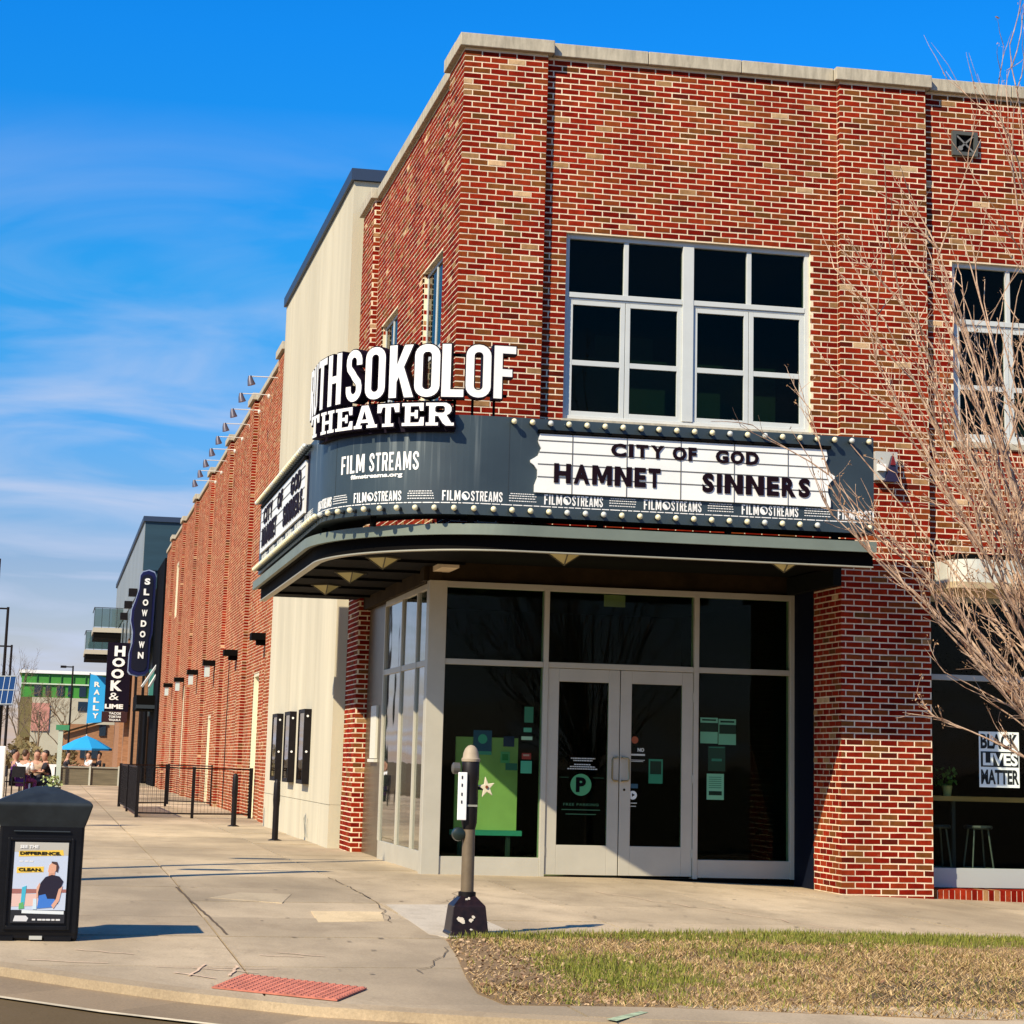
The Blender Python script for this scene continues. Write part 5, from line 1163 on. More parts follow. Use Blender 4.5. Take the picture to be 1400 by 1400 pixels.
# advert
ad = MB(); ax0, ax1, az0, az1 = bx-.185, bx+.195, gz+.125, gz+.69; ya = yf2-.006
ad = ad.box(ax0, ya-.004, az0, ax1, ya+.01, az1).build('advert_sheet', mat('advert_sky', (.46, .52, .62), .35, spec=.5), tb)
def A(u, v): return (ax0+(ax1-ax0)*u, az0+(az1-az0)*v)
def apoly(P, col, d, nm='advert_print'): MB().prismY([A(u, v) for u, v in P], ya-.004-d*.0006, ya-.002).build(nm, mat('adv_%02d%02d%02d' % tuple(int(c*99) for c in col), col, .4, spec=.5), ad)
apoly([(0,.88),(1,.84),(1,1),(0,1)], (.42,.40,.34), 1); apoly([(0,.0),(1,.0),(1,.16),(0,.16)], (.012,.012,.015), 1)
apoly([(.0,.36),(1,.38),(1,.42),(0,.42)], (.30,.12,.10), 2); apoly([(.0,.2),(.75,.22),(.6,.36),(.0,.36)], (.62,.42,.36), 2)
apoly([(.08,.82),(.92,.84),(.90,.91),(.08,.89)], (.72,.48,.06), 2); apoly([(.06,.615),(.56,.63),(.56,.70),(.06,.69)], (.72,.48,.06), 2)
apoly([(.52,.50),(.48,.38),(.50,.24),(.86,.24),(.88,.40),(.94,.52),(.86,.58),(.72,.60),(.60,.57)], (.012,.008,.02), 5)
apoly([(.66,.63),(.65,.56),(.76,.56),(.78,.63)], (.55,.28,.18), 4); apoly([(.64,.64),(.68,.61),(.76,.62),(.80,.67),(.79,.74),(.72,.755),(.66,.72)], (.60,.32,.21), 6)
apoly([(.70,.765),(.80,.76),(.84,.70),(.82,.63),(.79,.64),(.79,.72),(.70,.745)], (.06,.03,.025), 7)
apoly([(.45,.44),(.50,.50),(.53,.42),(.50,.33),(.45,.30)], (.58,.32,.22), 4); apoly([(.86,.42),(.93,.46),(.88,.28),(.78,.18),(.74,.22),(.82,.30)], (.58,.32,.22), 7)
apoly([(.50,.34),(.62,.36),(.66,.30),(.80,.30),(.80,.20),(.48,.18)], (.04,.16,.50), 6); apoly([(.18,.44),(.26,.46),(.24,.22),(.17,.22)], (.05,.38,.50), 5); apoly([(.14,.24),(.22,.26),(.24,.18),(.14,.17)], (.10,.35,.12), 6)
apoly([(.20,.16),(.98,.15),(.98,.11),(.20,.12)], (.62,.66,.66), 3); apoly([(.40,.30),(.46,.30),(.47,.17),(.40,.17)], (.5,.62,.68), 6)
def atext(s, u0, u1, v0, v1, m, off=.04): 
    a, b = A(u0, v0); c, d = A(u1, v1); front_text(s, a, c, b, d, ya-.008, m, ad, off=off, name='advert_lettering', depth=.001)
atext('SEE THE', .10, .44, .925, .965, MATS['white_letter_face'], .03); atext('DIFFERENCE.', .10, .86, .845, .885, M_IRON); atext('CLEAN.', .09, .53, .64, .68, M_IRON)
for u in (.10, .20, .29): apoly([(u,.752),(u+.07,.754),(u+.07,.772),(u,.770)], (.60,.60,.60), 2)
for k, u in enumerate((.40, .50, .59, .66, .76, .84)): apoly([(u,.032),(u+.06+.02*(k%2),.032),(u+.06+.02*(k%2),.052),(u,.052)], (.60,.60,.58), 3)
MB().prismY([A(.05,.02), A(.30,.02), A(.33,.06), A(.28,.09), A(.08,.09)], ya-.0055, ya-.002).build('advert_logo', mat('logo_grey', (.55,.55,.55), .5), ad)

# black posts on the walk
def post(x, y, h, lab, base=.11):
    g_ = gh(x, y); o = empty('bollard', (x, y, g_), lab, 'bollard', 'black posts on the side walk')
    MB().lathe([(base, g_), (base*.95, g_+.012), (.045, g_+.03)], (x, y, 0), 14).build('base_plate', M_IRON, o)
    MB().lathe([(.048, g_+.02), (.048, g_+.5), (.056, g_+.62), (.050, g_+h-.06), (.032, g_+h-.01), (.02, g_+h)], (x, y, 0), 14).build('shaft', M_IRON, o, smooth=True); return o
post(-.66, 10.9, .93, 'black round bollard standing in front of the three poster cases'); post(-.75, 17.6, .95, 'black bollard near the foot of the brick hall, right of the railing')

# patio railing
fr = empty('patio_railing', (-1.2, 22.3, 0), 'black patio railing with wire mesh beside the brick hall', 'railing')
def rpost(x, y, w=.06, h=1.03): MB().box(x-w/2, y-w/2, gh(x, y), x+w/2, y+w/2, gh(x, y)+h).build('post', M_IRON, fr)
for x, y, w in ((-2.33, 22.3, .07), (-1.21, 22.3, .06), (.02, 23.0, .07), (-2.40, 31.3, .07), (-1.22, 32.7, .06), (-1.05, 35.0, .06), (.03, 33.9, .12), (-2.37, 26.8, .05)): rpost(x, y, w)
def mesh_panel(a, b, solid=False):
    L = math.hypot(b[0]-a[0], b[1]-a[1]); n = int(L/(.085 if not solid else .07)); mb = MB(); g_ = gh(*a)
    for i in range(1, n):
        x, y = a[0]+(b[0]-a[0])*i/n, a[1]+(b[1]-a[1])*i/n
        if solid: mb.box(x-.012, y-.012, g_+.09, x+.012, y+.012, g_+.98)
        else: mb.beam((x, y, g_+.1), (x, y, g_+.97), .0045, .0045)
    if not solid:
        for k in range(1, 10): z = g_+.1+.087*k; mb.beam((a[0], a[1], z), (b[0], b[1], z), .004, .004)
    mb.build('infill', M_IRON, fr)['kind'] = 'stuff'
    r_ = MB(); r_.beam((*a, g_+1.0), (*b, g_+1.0), .028, .028); r_.beam((*a, g_+.09), (*b, g_+.09), .03, .03); r_.build('rail', M_IRON, fr)
mesh_panel((-2.30, 22.3), (-1.24, 22.3)); mesh_panel((-1.18, 22.3), (0, 22.98)); mesh_panel((-2.38, 31.2), (-2.33, 22.4), True); mesh_panel((-2.36, 31.3), (-1.25, 32.7)); mesh_panel((-1.05, 34.9), (.0, 33.95))

# ------------------------------------------------------------------ far end of the side street
db = empty('dark_clad_building', (.3, 74, 0), 'tall dark teal metal clad hall behind the long brick building', 'building')
m = MB(); m.box(-.58, 74, 9.30, 12, 74.1, 11.45); m.box(-.50, 74.1, 8.5, 12, 95, 11.45); m.box(.35, 74.1, 0, 12, 95, 8.5); m.build('front_cladding', M_TEAL, db)
m = MB()
for k in range(10): m.box(-.60, 74.12+4.1*k, 8.6, -.505, 74.12+4.1*k+4.05, 11.45)
m.build('side_cladding', M_CLADL, db); MB().box(-.68, 73.9, 11.452, 12, 115, 11.68).build('roof_cap', M_CAP, db)
m = MB(); m.box(-.52, 95, 6.2, 12, 115, 11.45); m.build('rear_wall', M_CLADL, db)
m = MB()
for y in (80, 86, 92, 98, 104): m.box(-.64, y, 6.9, -.605, y+2.4, 8.4)
m.box(-.55, 78, 5.8, -.51, 112, 8.58, ); m.build('side_window_band', mat('far_glass', (.16, .19, .20), .2, spec=.8), db)
m = MB()
for y, z in ((78.4, 8.6), (84, 8.4), (90, 8.2)): m.box(-1.0, y, z-.15, -.62, y+.5, z+.2)
m.build('flood_lamp', M_IRON, db)
MB().box(.05, 67.2, 0, .6, 73.8, 9.28).build('louvre_wall', mat('dark_louvre', (.004, .004, .005), .8, spec=.05), db)
bb = empty('brick_annex', (-.3, 84, 0), 'low tan brick annex with black entrance below the vertical signs', 'building')
m = MB(); m.box(-.35, 84, 0, .34, 112, 6.18); m.box(-.42, 84.0, 6.2, .34, 94.9, 8.45); m.box(-.60, 86.5, 0, -.35, 88.0, 6.9); m.box(-.60, 94, 0, -.35, 95.5, 6.9); m.build('wall', mat('tan_brick_far', (.30, .15, .075), .9, var=.25, scale=3, stretch=(1, 1, 6)), bb)
m = MB(); m.box(-.7, 69.5, 3.15, .5, 73.5, 3.75); m.build('entrance_canopy', M_SOFFIT, bb); MB().box(-.72, 69.4, 3.2, .5, 69.48, 3.35).build('canopy_edge', M_DARKSTEEL, bb)
MB().box(-.30, 75, 0, -.18, 75.15, 6.5).build('steel_column', M_IRON, bb); MB().box(-.48, 79, 0, -.36, 79.15, 6.5).build('steel_column', M_IRON, bb)
MB().box(-.05, 76, 0, .06, 83, 3.4).build('dark_doorway', M_BLACK, bb)
m = MB(); m.beam((-.5, 70, 4.1), (.2, 70.3, 5.2), .08, .08); m.beam((-.2, 70, 4.1), (.3, 70.3, 5.0), .08, .08); m.build('stay_rods', mat('rod_pale', (.6,.6,.55), .4), bb)
MB().box(-.12, 71.5, 3.8, .1, 72.4, 4.9).build('teal_glazing', mat('teal_glass', (.06,.22,.18), .2), bb)
# balconies
def balcony(x0, x1, y0, y1, z, lab):
    o = empty('balcony', (x0, y0, z), lab, 'balcony', 'glass railed balconies at the far hall')
    MB().box(x0, y0, z-.25, x1, y1, z).build('deck', mat('balcony_edge', (.42, .38, .30), .6), o); MB().box(x0+.05, y0+.06, z-.55, x1, y1-.1, z-.26).build('underside', M_SOFFIT, o)
    m = MB(); m.box(x0+.02, y0+.02, z+.05, x1, y0+.035, z+1.05); m.box(x0+.02, y0+.05, z+.05, x0+.035, y1, z+1.05); m.build('glass_rail', M_GLASSL, o)
    m = MB(); 
    for i in range(5): xx = x0+.02+(x1-x0-.05)*i/4; m.box(xx, y0+.0, z, xx+.03, y0+.018, z+1.1)
    m.box(x0, y0-.01, z+1.07, x1, y0+.03, z+1.11); m.box(x0, y0+.04, z+1.07, x0+.04, y1, z+1.11); m.build('rail_frame', M_DARKSTEEL, o)
balcony(-2.17, -.5, 99, 104, 8.10, 'upper glass railed balcony jutting from the far hall'); balcony(-2.45, -.5, 107, 112, 7.25, 'lower balcony jutting from the far hall behind the sign')
# SLOWDOWN blade sign
sw = empty('blade_sign', (-.5, 72.9, 4.6), 'tall dark blue blade sign reading SLOWDOWN in white stacked letters', 'sign')
def blade(o, k, y0, y1, m, nm):
    L = [(-1.03, 4.80), (-.95, 4.70), (-.6, 4.62), (-.25, 4.68), (-.13, 4.85), (-.12, 6.2), (-.04, 6.5), (-.02, 8.95), (-.10, 9.16), (-.35, 9.24), (-.62, 9.16), (-.72, 9.0), (-.74, 8.4), (-.88, 7.9), (-1.02, 7.5), (-1.04, 7.0), (-.92, 6.5), (-.92, 6.0), (-1.02, 5.6)]
    cx, cz = -.52, 6.95; P = [(cx+(x-cx)*k, cz+(z-cz)*(1-(1-k)*.35)) for x, z in L]; MB().prismY(P, y0, y1).build(nm, m, o)
MBL = mat('sign_blue', (.006, .007, .055), .35)
blade(sw, 1.0, 72.9, 73.15, mat('sign_rim', (.25, .30, .42), .4), 'rim'); blade(sw, .94, 72.86, 72.898, MBL, 'blue_face'); blade(sw, .74, 72.83, 72.858, mat('sign_navy_dark', (.004, .004, .012), .4), 'dark_face')
for i, c in enumerate('SLOWDOWN'): zc = 8.72-.455*i; xc = -.40-.016*i; front_text(c, xc-.12, xc+.12, zc-.15, zc+.13, 72.82, M_WHITE, sw, off=.05, depth=.03, name='letter')
# HOOK & LIME blade sign
hk = empty('blade_sign', (-1, 85.9, 2.8), 'black vertical blade sign reading HOOK and LIME', 'sign')
MB().box(-1.62, 86, 3.35, -.46, 86.25, 6.68).build('board', M_LETSIDE, hk); MB().box(-1.72, 85.97, 2.83, -.50, 86.24, 3.34).build('lower_board', mat('maroon_board', (.03, .006, .006), .5), hk)
for c, z0, z1, a, b in (('H', 6.02, 6.52, -1.28, -.76), ('O', 5.50, 5.94, -1.36, -.75), ('O', 4.94, 5.40, -1.38, -.77), ('K', 4.34, 4.84, -1.38, -.82)): front_text(c, a, b, z0, z1, 85.99, M_WHITE, hk, off=.05, depth=.03, name='letter')
front_text('&', -1.42, -.95, 3.90, 4.25, 85.99, M_WHITE, hk, off=.0, depth=.03, name='letter'); front_text('LIME', -1.60, -.72, 3.48, 3.70, 85.99, M_WHITE, hk, off=.05, depth=.03)
for s, z in (('TACOS', 3.20), ('TORTAS', 3.04), ('TEQUILA', 2.88)): front_text(s, -1.38, -.80, z, z+.11, 85.96, M_WHITE, hk, off=.03, depth=.02)
m = MB(); 
for z in (3.6, 6.3): m.box(-.46, 86.1, z, .0, 86.18, z+.08)
m.build('bracket', M_IRON, hk)
ry = empty('banner', (-1.5, 110, 3), 'bright blue vertical banner reading RALLY', 'banner')
MB().prismY([(-2.05, 3.05), (-1.15, 3.15), (-1.0, 3.6), (-.95, 5.75), (-1.98, 5.95)], 110, 110.04).build('cloth', mat('rally_blue', (.02, .33, .72), .6), ry)
for i, c in enumerate('RALLY'): z = 5.2-.46*i; front_text(c, -1.72, -1.38, z, z+.30, 109.99, M_WHITE, ry, off=.04, depth=.01, name='letter')
MB().tube([(-2.0, 110.05, 0), (-2.0, 110.05, 6.0)], .04, 6).build('pole', M_IRON, ry)
# green and cream building across the end
gb = empty('green_topped_building', (-2, 150, 0), 'low building with bright green upper band and cream wall at the street end', 'building')
MB().box(-6.5, 150, 5.45, 3.2, 162, 7.25).build('green_band', mat('green_panel', (.05, .24, .03), .5, var=.15, scale=.8), gb); MB().box(-6.7, 149.8, 7.26, 3.4, 162.2, 7.5).build('roof_edge', M_WHITE, gb)
MB().box(-5.6, 149.6, 0, 3.2, 162, 5.44).build('cream_wall', mat('cream_render', (.44, .40, .29), .9, var=.1, scale=.6), gb); MB().box(-6.5, 149.8, 0, -5.61, 162, 5.44).build('side_bay', mat('olive_side', (.16, .13, .05), .9, var=.2, scale=.6), gb)
for k in range(10): MB().box(-6.3+.92*k, 149.9, 6.55, -6.24+.92*k, 149.99, 7.24).build('seam', mat('green_seam', (.02, .11, .02), .5), gb)
MB().box(-6.5, 149.85, 6.42, 3.2, 149.98, 6.52).build('white_line', MATS['green_panel'] if False else mat('band_line', (.55, .62, .45), .6), gb)
for k, w in enumerate((.5, .3, .5, .28, .5, .3, .9, .4, .5, .5)): MB().box(-5.5+.85*k, 149.88, 5.55, -5.5+.85*k+w, 149.98, 6.35).build('window', mat('far_window_dark', (.015, .03, .05), .2), gb)
MB().box(-2.14, 149.5, 4.49, -1.44, 149.59, 5.19).build('window', MATS['far_window_dark'], gb)
MB().box(-5.58, 149.5, 2.9, -4.25, 149.58, 5.0).build('painted_panel', mat('salmon_panel', (.50, .22, .17), .8, var=.2, scale=2), gb); front_text('R', -5.2, -4.75, 3.7, 4.35, 149.49, mat('panel_ink', (.08, .03, .03), .8), gb, off=.0, depth=.01)
bz = empty('brick_house', (-2, 118, 0), 'small tan brick house front behind the blue umbrella', 'building')
MB().box(-3.4, 118, 0, .2, 126, 3.1).build('wall', MATS['tan_brick_far'], bz)
m = MB(); m.beam((-3.5, 117.8, 2.5), (-.8, 117.8, 3.35), .15, .12); m.build('roof_edge', M_DARKBR, bz)
for x, z in ((-3.0, 1.0), (-2.2, 1.0), (-1.5, 1.0), (-1.1, 2.4)): MB().box(x, 117.9, z, x+.4, 117.99, z+.7).build('window', MATS['far_window_dark'], bz)
# far shrubbery and bare trees
TW = mat('twig_grey', (.16, .115, .07), .9); TW2 = mat('twig_dark', (.06, .04, .03), .9)
def bare_tree(name, x, y, H, spread, n, lab, mt, cat='tree', group=None, seed=1, r0=.10):
    rr_ = random.Random(seed); o = empty(name, (x, y, 0), lab, cat, group); tk = MB(); tk.tube([(x, y, 0), (x+.03*H, y, H*.35), (x+.02*H, y, H*.6)], [r0, r0*.75, r0*.5], 6); tk.build('trunk', mt, o)
    mb = MB()
    def grow(p, d, L, r, k):
        q = p+d*L; mid = p+d*L*.5+Vector((rr_.uniform(-1, 1), rr_.uniform(-1, 1), rr_.uniform(-1, 1)))*L*.07; mb.tube([p, mid, q], [r, r*.8, r*.6], 4, cap=False)
        if k == 0: return
        for i in range(rr_.choice((2, 3, 3))):
            dd = (d+Vector((rr_.uniform(-1, 1), rr_.uniform(-1, 1), rr_.uniform(-.5, .8)))*.7).normalized(); grow(mid.lerp(q, rr_.uniform(.2, 1)), dd, L*rr_.uniform(.55, .8), r*.6, k-1)
    for i in range(n):
        a = rr_.uniform(0, 6.28); d = Vector((math.cos(a)*spread, math.sin(a)*spread, 1)).normalized(); grow(Vector((x+.02*H, y, H*rr_.uniform(.25, .6))), d, H*.22, r0*.35, 4)
    mb.build('branches', mt, o)['kind'] = 'stuff'; return o
bare_tree('bare_tree', -3.6, 100, 5.0, 1.0, 6, 'bare brown tree left of the street sign at the street end', TW, seed=3, group='bare trees at the street end')
bare_tree('bare_tree', -5.0, 125, 6.0, .8, 7, 'bare tree standing before the salmon painted panel', TW, seed=4, group='bare trees at the street end')
bare_tree('bare_tree', -7.3, 110, 6.5, .5, 7, 'slim pale bare tree at the left edge beyond the solar panel', TW, seed=5, group='bare trees at the street end')
bare_tree('bare_tree', -6.6, 140, 8.0, .45, 7, 'tall bare tree beside the left end of the green building', TW, seed=6, group='bare trees at the street end')
bare_tree('bare_tree', -8.6, 120, 5.5, .9, 7, 'low bare tree behind the white pay station', TW, seed=8, group='bare trees at the street end')
hb = MB(); 
for i in range(1400):
    x = random.uniform(-9, -2.6); y = random.uniform(96, 112); z = random.random()**.7*(1.6+.5*math.sin(x*2)); s = random.uniform(.12, .3); c = Vector((x, y, z)); u = Vector((random.uniform(-1,1), random.uniform(-1,1), random.uniform(-1,1))).normalized()*s; v = Vector((random.uniform(-1,1), random.uniform(-1,1), random.uniform(-1,1))).normalized()*s*.5
    hb.add([c-u, c-v, c+u, c+v], [(0,1,2,3)])
o = hb.build('shrubs', mat('dry_shrub', (.16, .12, .05), .9, var=.4, scale=1)); tag(o, 'dry olive brown shrubs massed across the street end', 'shrubs', kind='stuff')
# street lights
def street_lamp(x, y, h, arm, lab, r=.07, head=.45):
    o = empty('street_lamp', (x, y, gh(x, y)), lab, 'street lamp', 'dark street lamps on the left'); z = gh(x, y)
    MB().tube([(x, y, z), (x, y, z+h)], [r, r*.7], 8).build('pole', M_IRON, o); m = MB(); m.beam((x, y, z+h-.06), (x+arm, y, z+h-.06), .06, .06); m.build('arm', M_IRON, o)
    MB().box(x+arm-head*(1 if arm < 0 else 0), y-.12, z+h-.12, x+arm+head*(0 if arm < 0 else 1), y+.12, z+h).build('lamp_head', M_IRON, o); return o
street_lamp(-3.15, 95, 5.75, -.35, 'dark street lamp with short left arm before the green building', .06, .3)
street_lamp(-5.95, 60, 6.5, -.4, 'taller of the two dark lamp posts at the left edge', .07, .3)
street_lamp(-5.80, 64, 5.3, -.6, 'shorter dark lamp post at the left edge', .06, .3)
street_lamp(-6.03, 46, 7.1, -.8, 'dark lamp post cut by the left picture edge', .09, .3)
# poles off to the left whose shadows cross the walk
street_lamp(-7.4, -1.35, 7.9, -1.2, 'tall street lamp at the kerb left of the picture', .12, .6)
street_lamp(-6.6, -2.75, 5.9, -1.0, 'shorter street lamp by the kerb corner left of the picture', .16, .5)
# pay station with solar panel
py_ = 15.0; ps = empty('pay_station', (-5.2, py_, 0), 'white pay station with purple ring logo and tilted solar panel', 'pay station')
MB().box(-5.45, py_, .05, -4.86, py_+.5, 1.40).build('cabinet', M_WHITE, ps, bevel=.02); MB().tube([(-4.99, py_+.25, 1.40), (-4.99, py_+.25, 2.2)], .03, 8).build('pole', M_IRON, ps)
m = MB(); m.add([(-5.5, py_-.1, 2.08), (-4.80, py_-.1, 2.10), (-4.76, py_+.25, 2.58), (-5.46, py_+.25, 2.56), (-5.5, py_-.06, 2.06), (-4.80, py_-.06, 2.08), (-4.76, py_+.29, 2.56), (-5.46, py_+.29, 2.54)], [(0,1,2,3),(7,6,5,4),(0,4,5,1),(1,5,6,2),(2,6,7,3),(3,7,4,0)]); m.build('solar_panel', mat('solar_cell', (.012, .04, .12), .25, spec=.6), ps)
m = MB(); 
for k in range(8): x = -5.48+.095*k; m.beam((x, py_-.106, 2.09), (x+.04, py_+.244, 2.575), .008, .008)
for k in (0, .5, 1): m.beam((-5.5+.04*k, py_-.106+.35*k, 2.085+.48*k), (-4.80+.04*k, py_-.106+.35*k, 2.105+.48*k), .012, .012)
m.build('panel_grid', mat('grid_pale', (.45, .50, .52), .4), ps)
mr_ = MB(); mr_.lathe([(.045, 0), (.045, .004)], (-4.99, py_-.002, 1.03), 20, axis='y'); mr_.build('ring_logo', mat('logo_purple', (.18, .02, .25), .5), ps); MB().lathe([(.026, 0), (.026, .006)], (-4.99, py_-.002, 1.035), 16, axis='y').build('ring_logo_centre', M_WHITE, ps)
# street name sign and second pole
sn = empty('street_sign', (-3.75, 60, 0), 'pale pole with small green street name blade', 'street sign')
MB().box(-3.83, 60, 0, -3.66, 60.12, 2.15).build('pole', mat('pole_pale', (.40, .46, .38), .5), sn); MB().box(-3.93, 59.96, 2.13, -3.45, 60.0, 2.32).build('name_blade', mat('blade_green', (.04, .22, .10), .5), sn)
# terrace: low wall, umbrella, tables, people
tw = empty('terrace_planter', (-2.6, 66, 0), 'low grey board planter wall in front of the cafe terrace', 'planter')
for k in range(2): MB().box(-3.68+1.17*k, 66, .06, -2.52+1.17*k, 66.1, .74).build('board', mat('weathered_board', (.13, .11, .07), .9, var=.25, scale=3, stretch=(.3, 1, 5)), tw)
MB().box(-3.72, 65.95, .745, -1.36, 66.2, .80).build('top_rail', mat('rail_greige', (.26, .25, .20), .7), tw)
for x in (-3.70, -2.53, -1.40): MB().box(x, 65.92, .05, x+.07, 66.0, .84).build('post', mat('post_pale', (.42, .42, .34), .6), tw)
MB().box(-4.4, 66, .05, -3.78, 67, .85).build('end_block', M_BOARD, tw)
um = empty('umbrella', (-2.6, 72, 0), 'bright blue cafe umbrella over the terrace', 'umbrella')
m = MB(); N = 8; ux, uy = -2.6, 72; top = (ux, uy, 2.05); rim = [(ux+1.12*math.cos(2*math.pi*i/N+.2), uy+1.12*math.sin(2*math.pi*i/N+.2), 1.52) for i in range(N)]; mid = [(ux+.5*math.cos(2*math.pi*i/N+.2), uy+.5*math.sin(2*math.pi*i/N+.2), 1.86) for i in range(N)]; low = [(p[0], p[1], 1.44) for p in rim]
m.v = [top]+mid+rim+low
for i in range(N): j = (i+1) % N; m.f += [(0, 1+i, 1+j), (1+i, 1+N+i, 1+N+j, 1+j), (1+N+i, 1+2*N+i, 1+2*N+j, 1+N+j)]
m.m = [0]*len(m.f); m.t = [.5]*len(m.f); m.build('canopy', mat('umbrella_blue', (.02, .30, .62), .6), um)
MB().tube([(ux, uy, .05), (ux, uy, 2.1)], .035, 8).build('pole', mat('umbrella_pole', (.5, .5, .45), .4), um); MB().lathe([(.3, .05), (.3, .12), (.08, .16)], (ux, uy, 0), 14).build('base', M_IRON, um)
def table(x, y, lab):
    o = empty('cafe_table', (x, y, .05), lab, 'table', 'small tables on the terrace'); MB().lathe([(.38, .74), (.38, .77)], (x, y, 0), 16).build('top', MATS['weathered_board'], o); MB().tube([(x, y, .05), (x, y, .74)], .04, 6).build('leg', M_IRON, o)
table(-2.6, 70.6, 'small round table below the blue umbrella'); table(-4.55, 39.6, 'small round table among the group at the left')

def skin(name, joints, edges_, m, parent, sub=1):
    me = bpy.data.meshes.new(name); me.from_pydata([j[0] for j in joints], edges_, []); o = bpy.data.objects.new(name, me); COL.objects.link(o)
    md = o.modifiers.new('s', 'SKIN'); sv = me.skin_vertices[0].data
    for i, j in enumerate(joints): sv[i].radius = j[1] if isinstance(j[1], tuple) else (j[1], j[1]); sv[i].use_root = (i == 0)
    o.modifiers.new('u', 'SUBSURF').levels = sub; o.modifiers['u'].render_levels = sub
    dg = bpy.context.evaluated_depsgraph_get(); dg.update(); me2 = bpy.data.meshes.new_from_object(o.evaluated_get(dg)); bpy.data.objects.remove(o)
    me2.name = name; me2.materials.clear(); me2.materials.append(m); r = link(name, me2, parent); 
    me2.polygons.foreach_set('use_smooth', [True]*len(me2.polygons)); return r
def person(x, y, face, shirt, pants, hair, lab, seated=True, group='people at the cafe tables', lean=0., arm=0.):
    """face = heading in degrees (0 looks to +x)"""
    g_ = gh(x, y); o = empty('person', (x, y, g_), lab, 'person', group); o.rotation_euler = (0, 0, R(face)); SK = mat('skin_tone', (.42, .22, .14), .6)
    hip = .47 if seated else .92
    j = [((0,0,hip+.02),(.12,.15)), ((lean*.3,0,hip+.25),(.11,.14)), ((lean*.6,0,hip+.46),(.11,.17)), ((lean*.7,0,hip+.53),(.065,.07)), ((lean*.8+.015,0,hip+.62),(.10,.09)), ((lean*.8+.015,0,hip+.70),(.125,.105)), ((lean*.8+.0,0,hip+.79),(.10,.09))]; e = [(0,1),(1,2),(2,3),(3,4),(4,5),(5,6)]
    for s in (-1, 1):
        k = len(j); kn = (.44, s*.12, hip) if seated else (.03, s*.10, .48); an = (.42, s*.12, .09) if seated else (-.01, s*.11, .09)
        j += [((0.02, s*.10, hip),.085), (kn,.062), (an,.042), ((an[0]+.16, s*.13, .04),.035)]; e += [(0,k),(k,k+1),(k+1,k+2),(k+2,k+3)]
        k = len(j); eb = (lean*.6+.06+.1*arm, s*.26, hip+.22); hd = (lean*.6+.30, s*.17, hip+.28+.2*arm) if seated else (.06, s*.28, hip-.10)
        j += [((lean*.6, s*.20, hip+.44),.055), (eb,.042), (hd,.03)]; e += [(2,k),(k,k+1),(k+1,k+2)]
        for q, (dx, dy, dz) in enumerate(((.09, -.03, .0), (.10, -.01, .005), (.10, .012, .003), (.085, .03, -.004), (.04, -.045*s, .02))):
            k2 = len(j); j += [((hd[0]+dx*.6, hd[1]+dy, hd[2]+dz), .011), ((hd[0]+dx, hd[1]+dy, hd[2]+dz-.02), .008)]; e += [(k+2, k2), (k2, k2+1)]
    skin('body', j, e, SK, o)
    t = [((0,0,hip),(.14,.17)), ((lean*.3,0,hip+.25),(.13,.165)), ((lean*.6,0,hip+.47),(.125,.18))]; te = [(0,1),(1,2)]
    for s in (-1, 1): k = len(t); t += [((lean*.6, s*.21, hip+.45),.072), ((lean*.6+.04+.08*arm, s*.25, hip+.27),.060)]; te += [(2,k),(k,k+1)]
    skin('shirt', t, te, shirt, o)
    t = [((0,0,hip+.02),(.135,.165))]; te = []
    for s in (-1, 1):
        kn = (.44, s*.12, hip) if seated else (.03, s*.10, .48); an = (.42, s*.12, .13) if seated else (-.01, s*.11, .13); k = len(t); t += [((.02, s*.10, hip),.10), (kn,.075), (an,.055)]; te += [(0,k),(k,k+1),(k+1,k+2)]
    skin('trousers', t, te, pants, o)
    m = MB(); c = (lean*.8-.022, 0, hip+.73)
    m.lathe([(.04, c[2]-.10), (.088, c[2]-.04), (.098, c[2]+.03), (.075, c[2]+.085), (.02, c[2]+.11)], (c[0], 0, 0), 12, sq=.85); me = m.mesh('hair', hair, smooth=True); link('hair', me, o)
    m = MB(); fx = lean*.8+.015
    for s in (-1, 1): m.lathe([(.010, 0), (.010, .004)], (fx+.088, s*.03, hip+.715), 6, axis='x')
    link('eyes', m.mesh('eyes', M_IRON), o); m = MB(); m.beam((fx+.10, -.022, hip+.655), (fx+.10, .022, hip+.655), .012, .008); link('mouth', m.mesh('mouth', mat('lip', (.30, .08, .06), .6)), o)
    m = MB(); m.add([(fx+.085, -.012, hip+.675), (fx+.085, .012, hip+.675), (fx+.125, 0, hip+.675), (fx+.085, 0, hip+.72)], [(0,2,1),(0,3,2),(1,2,3),(0,1,3)]); link('nose', m.mesh('nose', SK), o)
    if seated:
        ch = empty('cafe_chair', (x, y, g_), 'simple dark chair under '+lab.split(' in ')[0].replace('person', 'the person'), 'chair', 'chairs at the cafe tables'); ch.rotation_euler = (0, 0, R(face))
        m = MB(); m.box(-.2, -.21, .40, .22, .21, .43); link('seat', m.mesh('seat', M_IRON), ch); m = MB(); m.box(-.24, -.20, .55, -.21, .20, .85); link('backrest', m.mesh('backrest', M_IRON), ch)
        for a, b in ((-.22, -.19), (-.22, .19), (.19, -.19), (.19, .19)): m = MB(); m.box(a-.015, b-.015, 0, a+.015, b+.015, .40 if a > 0 else .85); link('leg', m.mesh('leg', M_IRON), ch)
        ch['label'] = 'dark chair carrying the '+lab
    return o
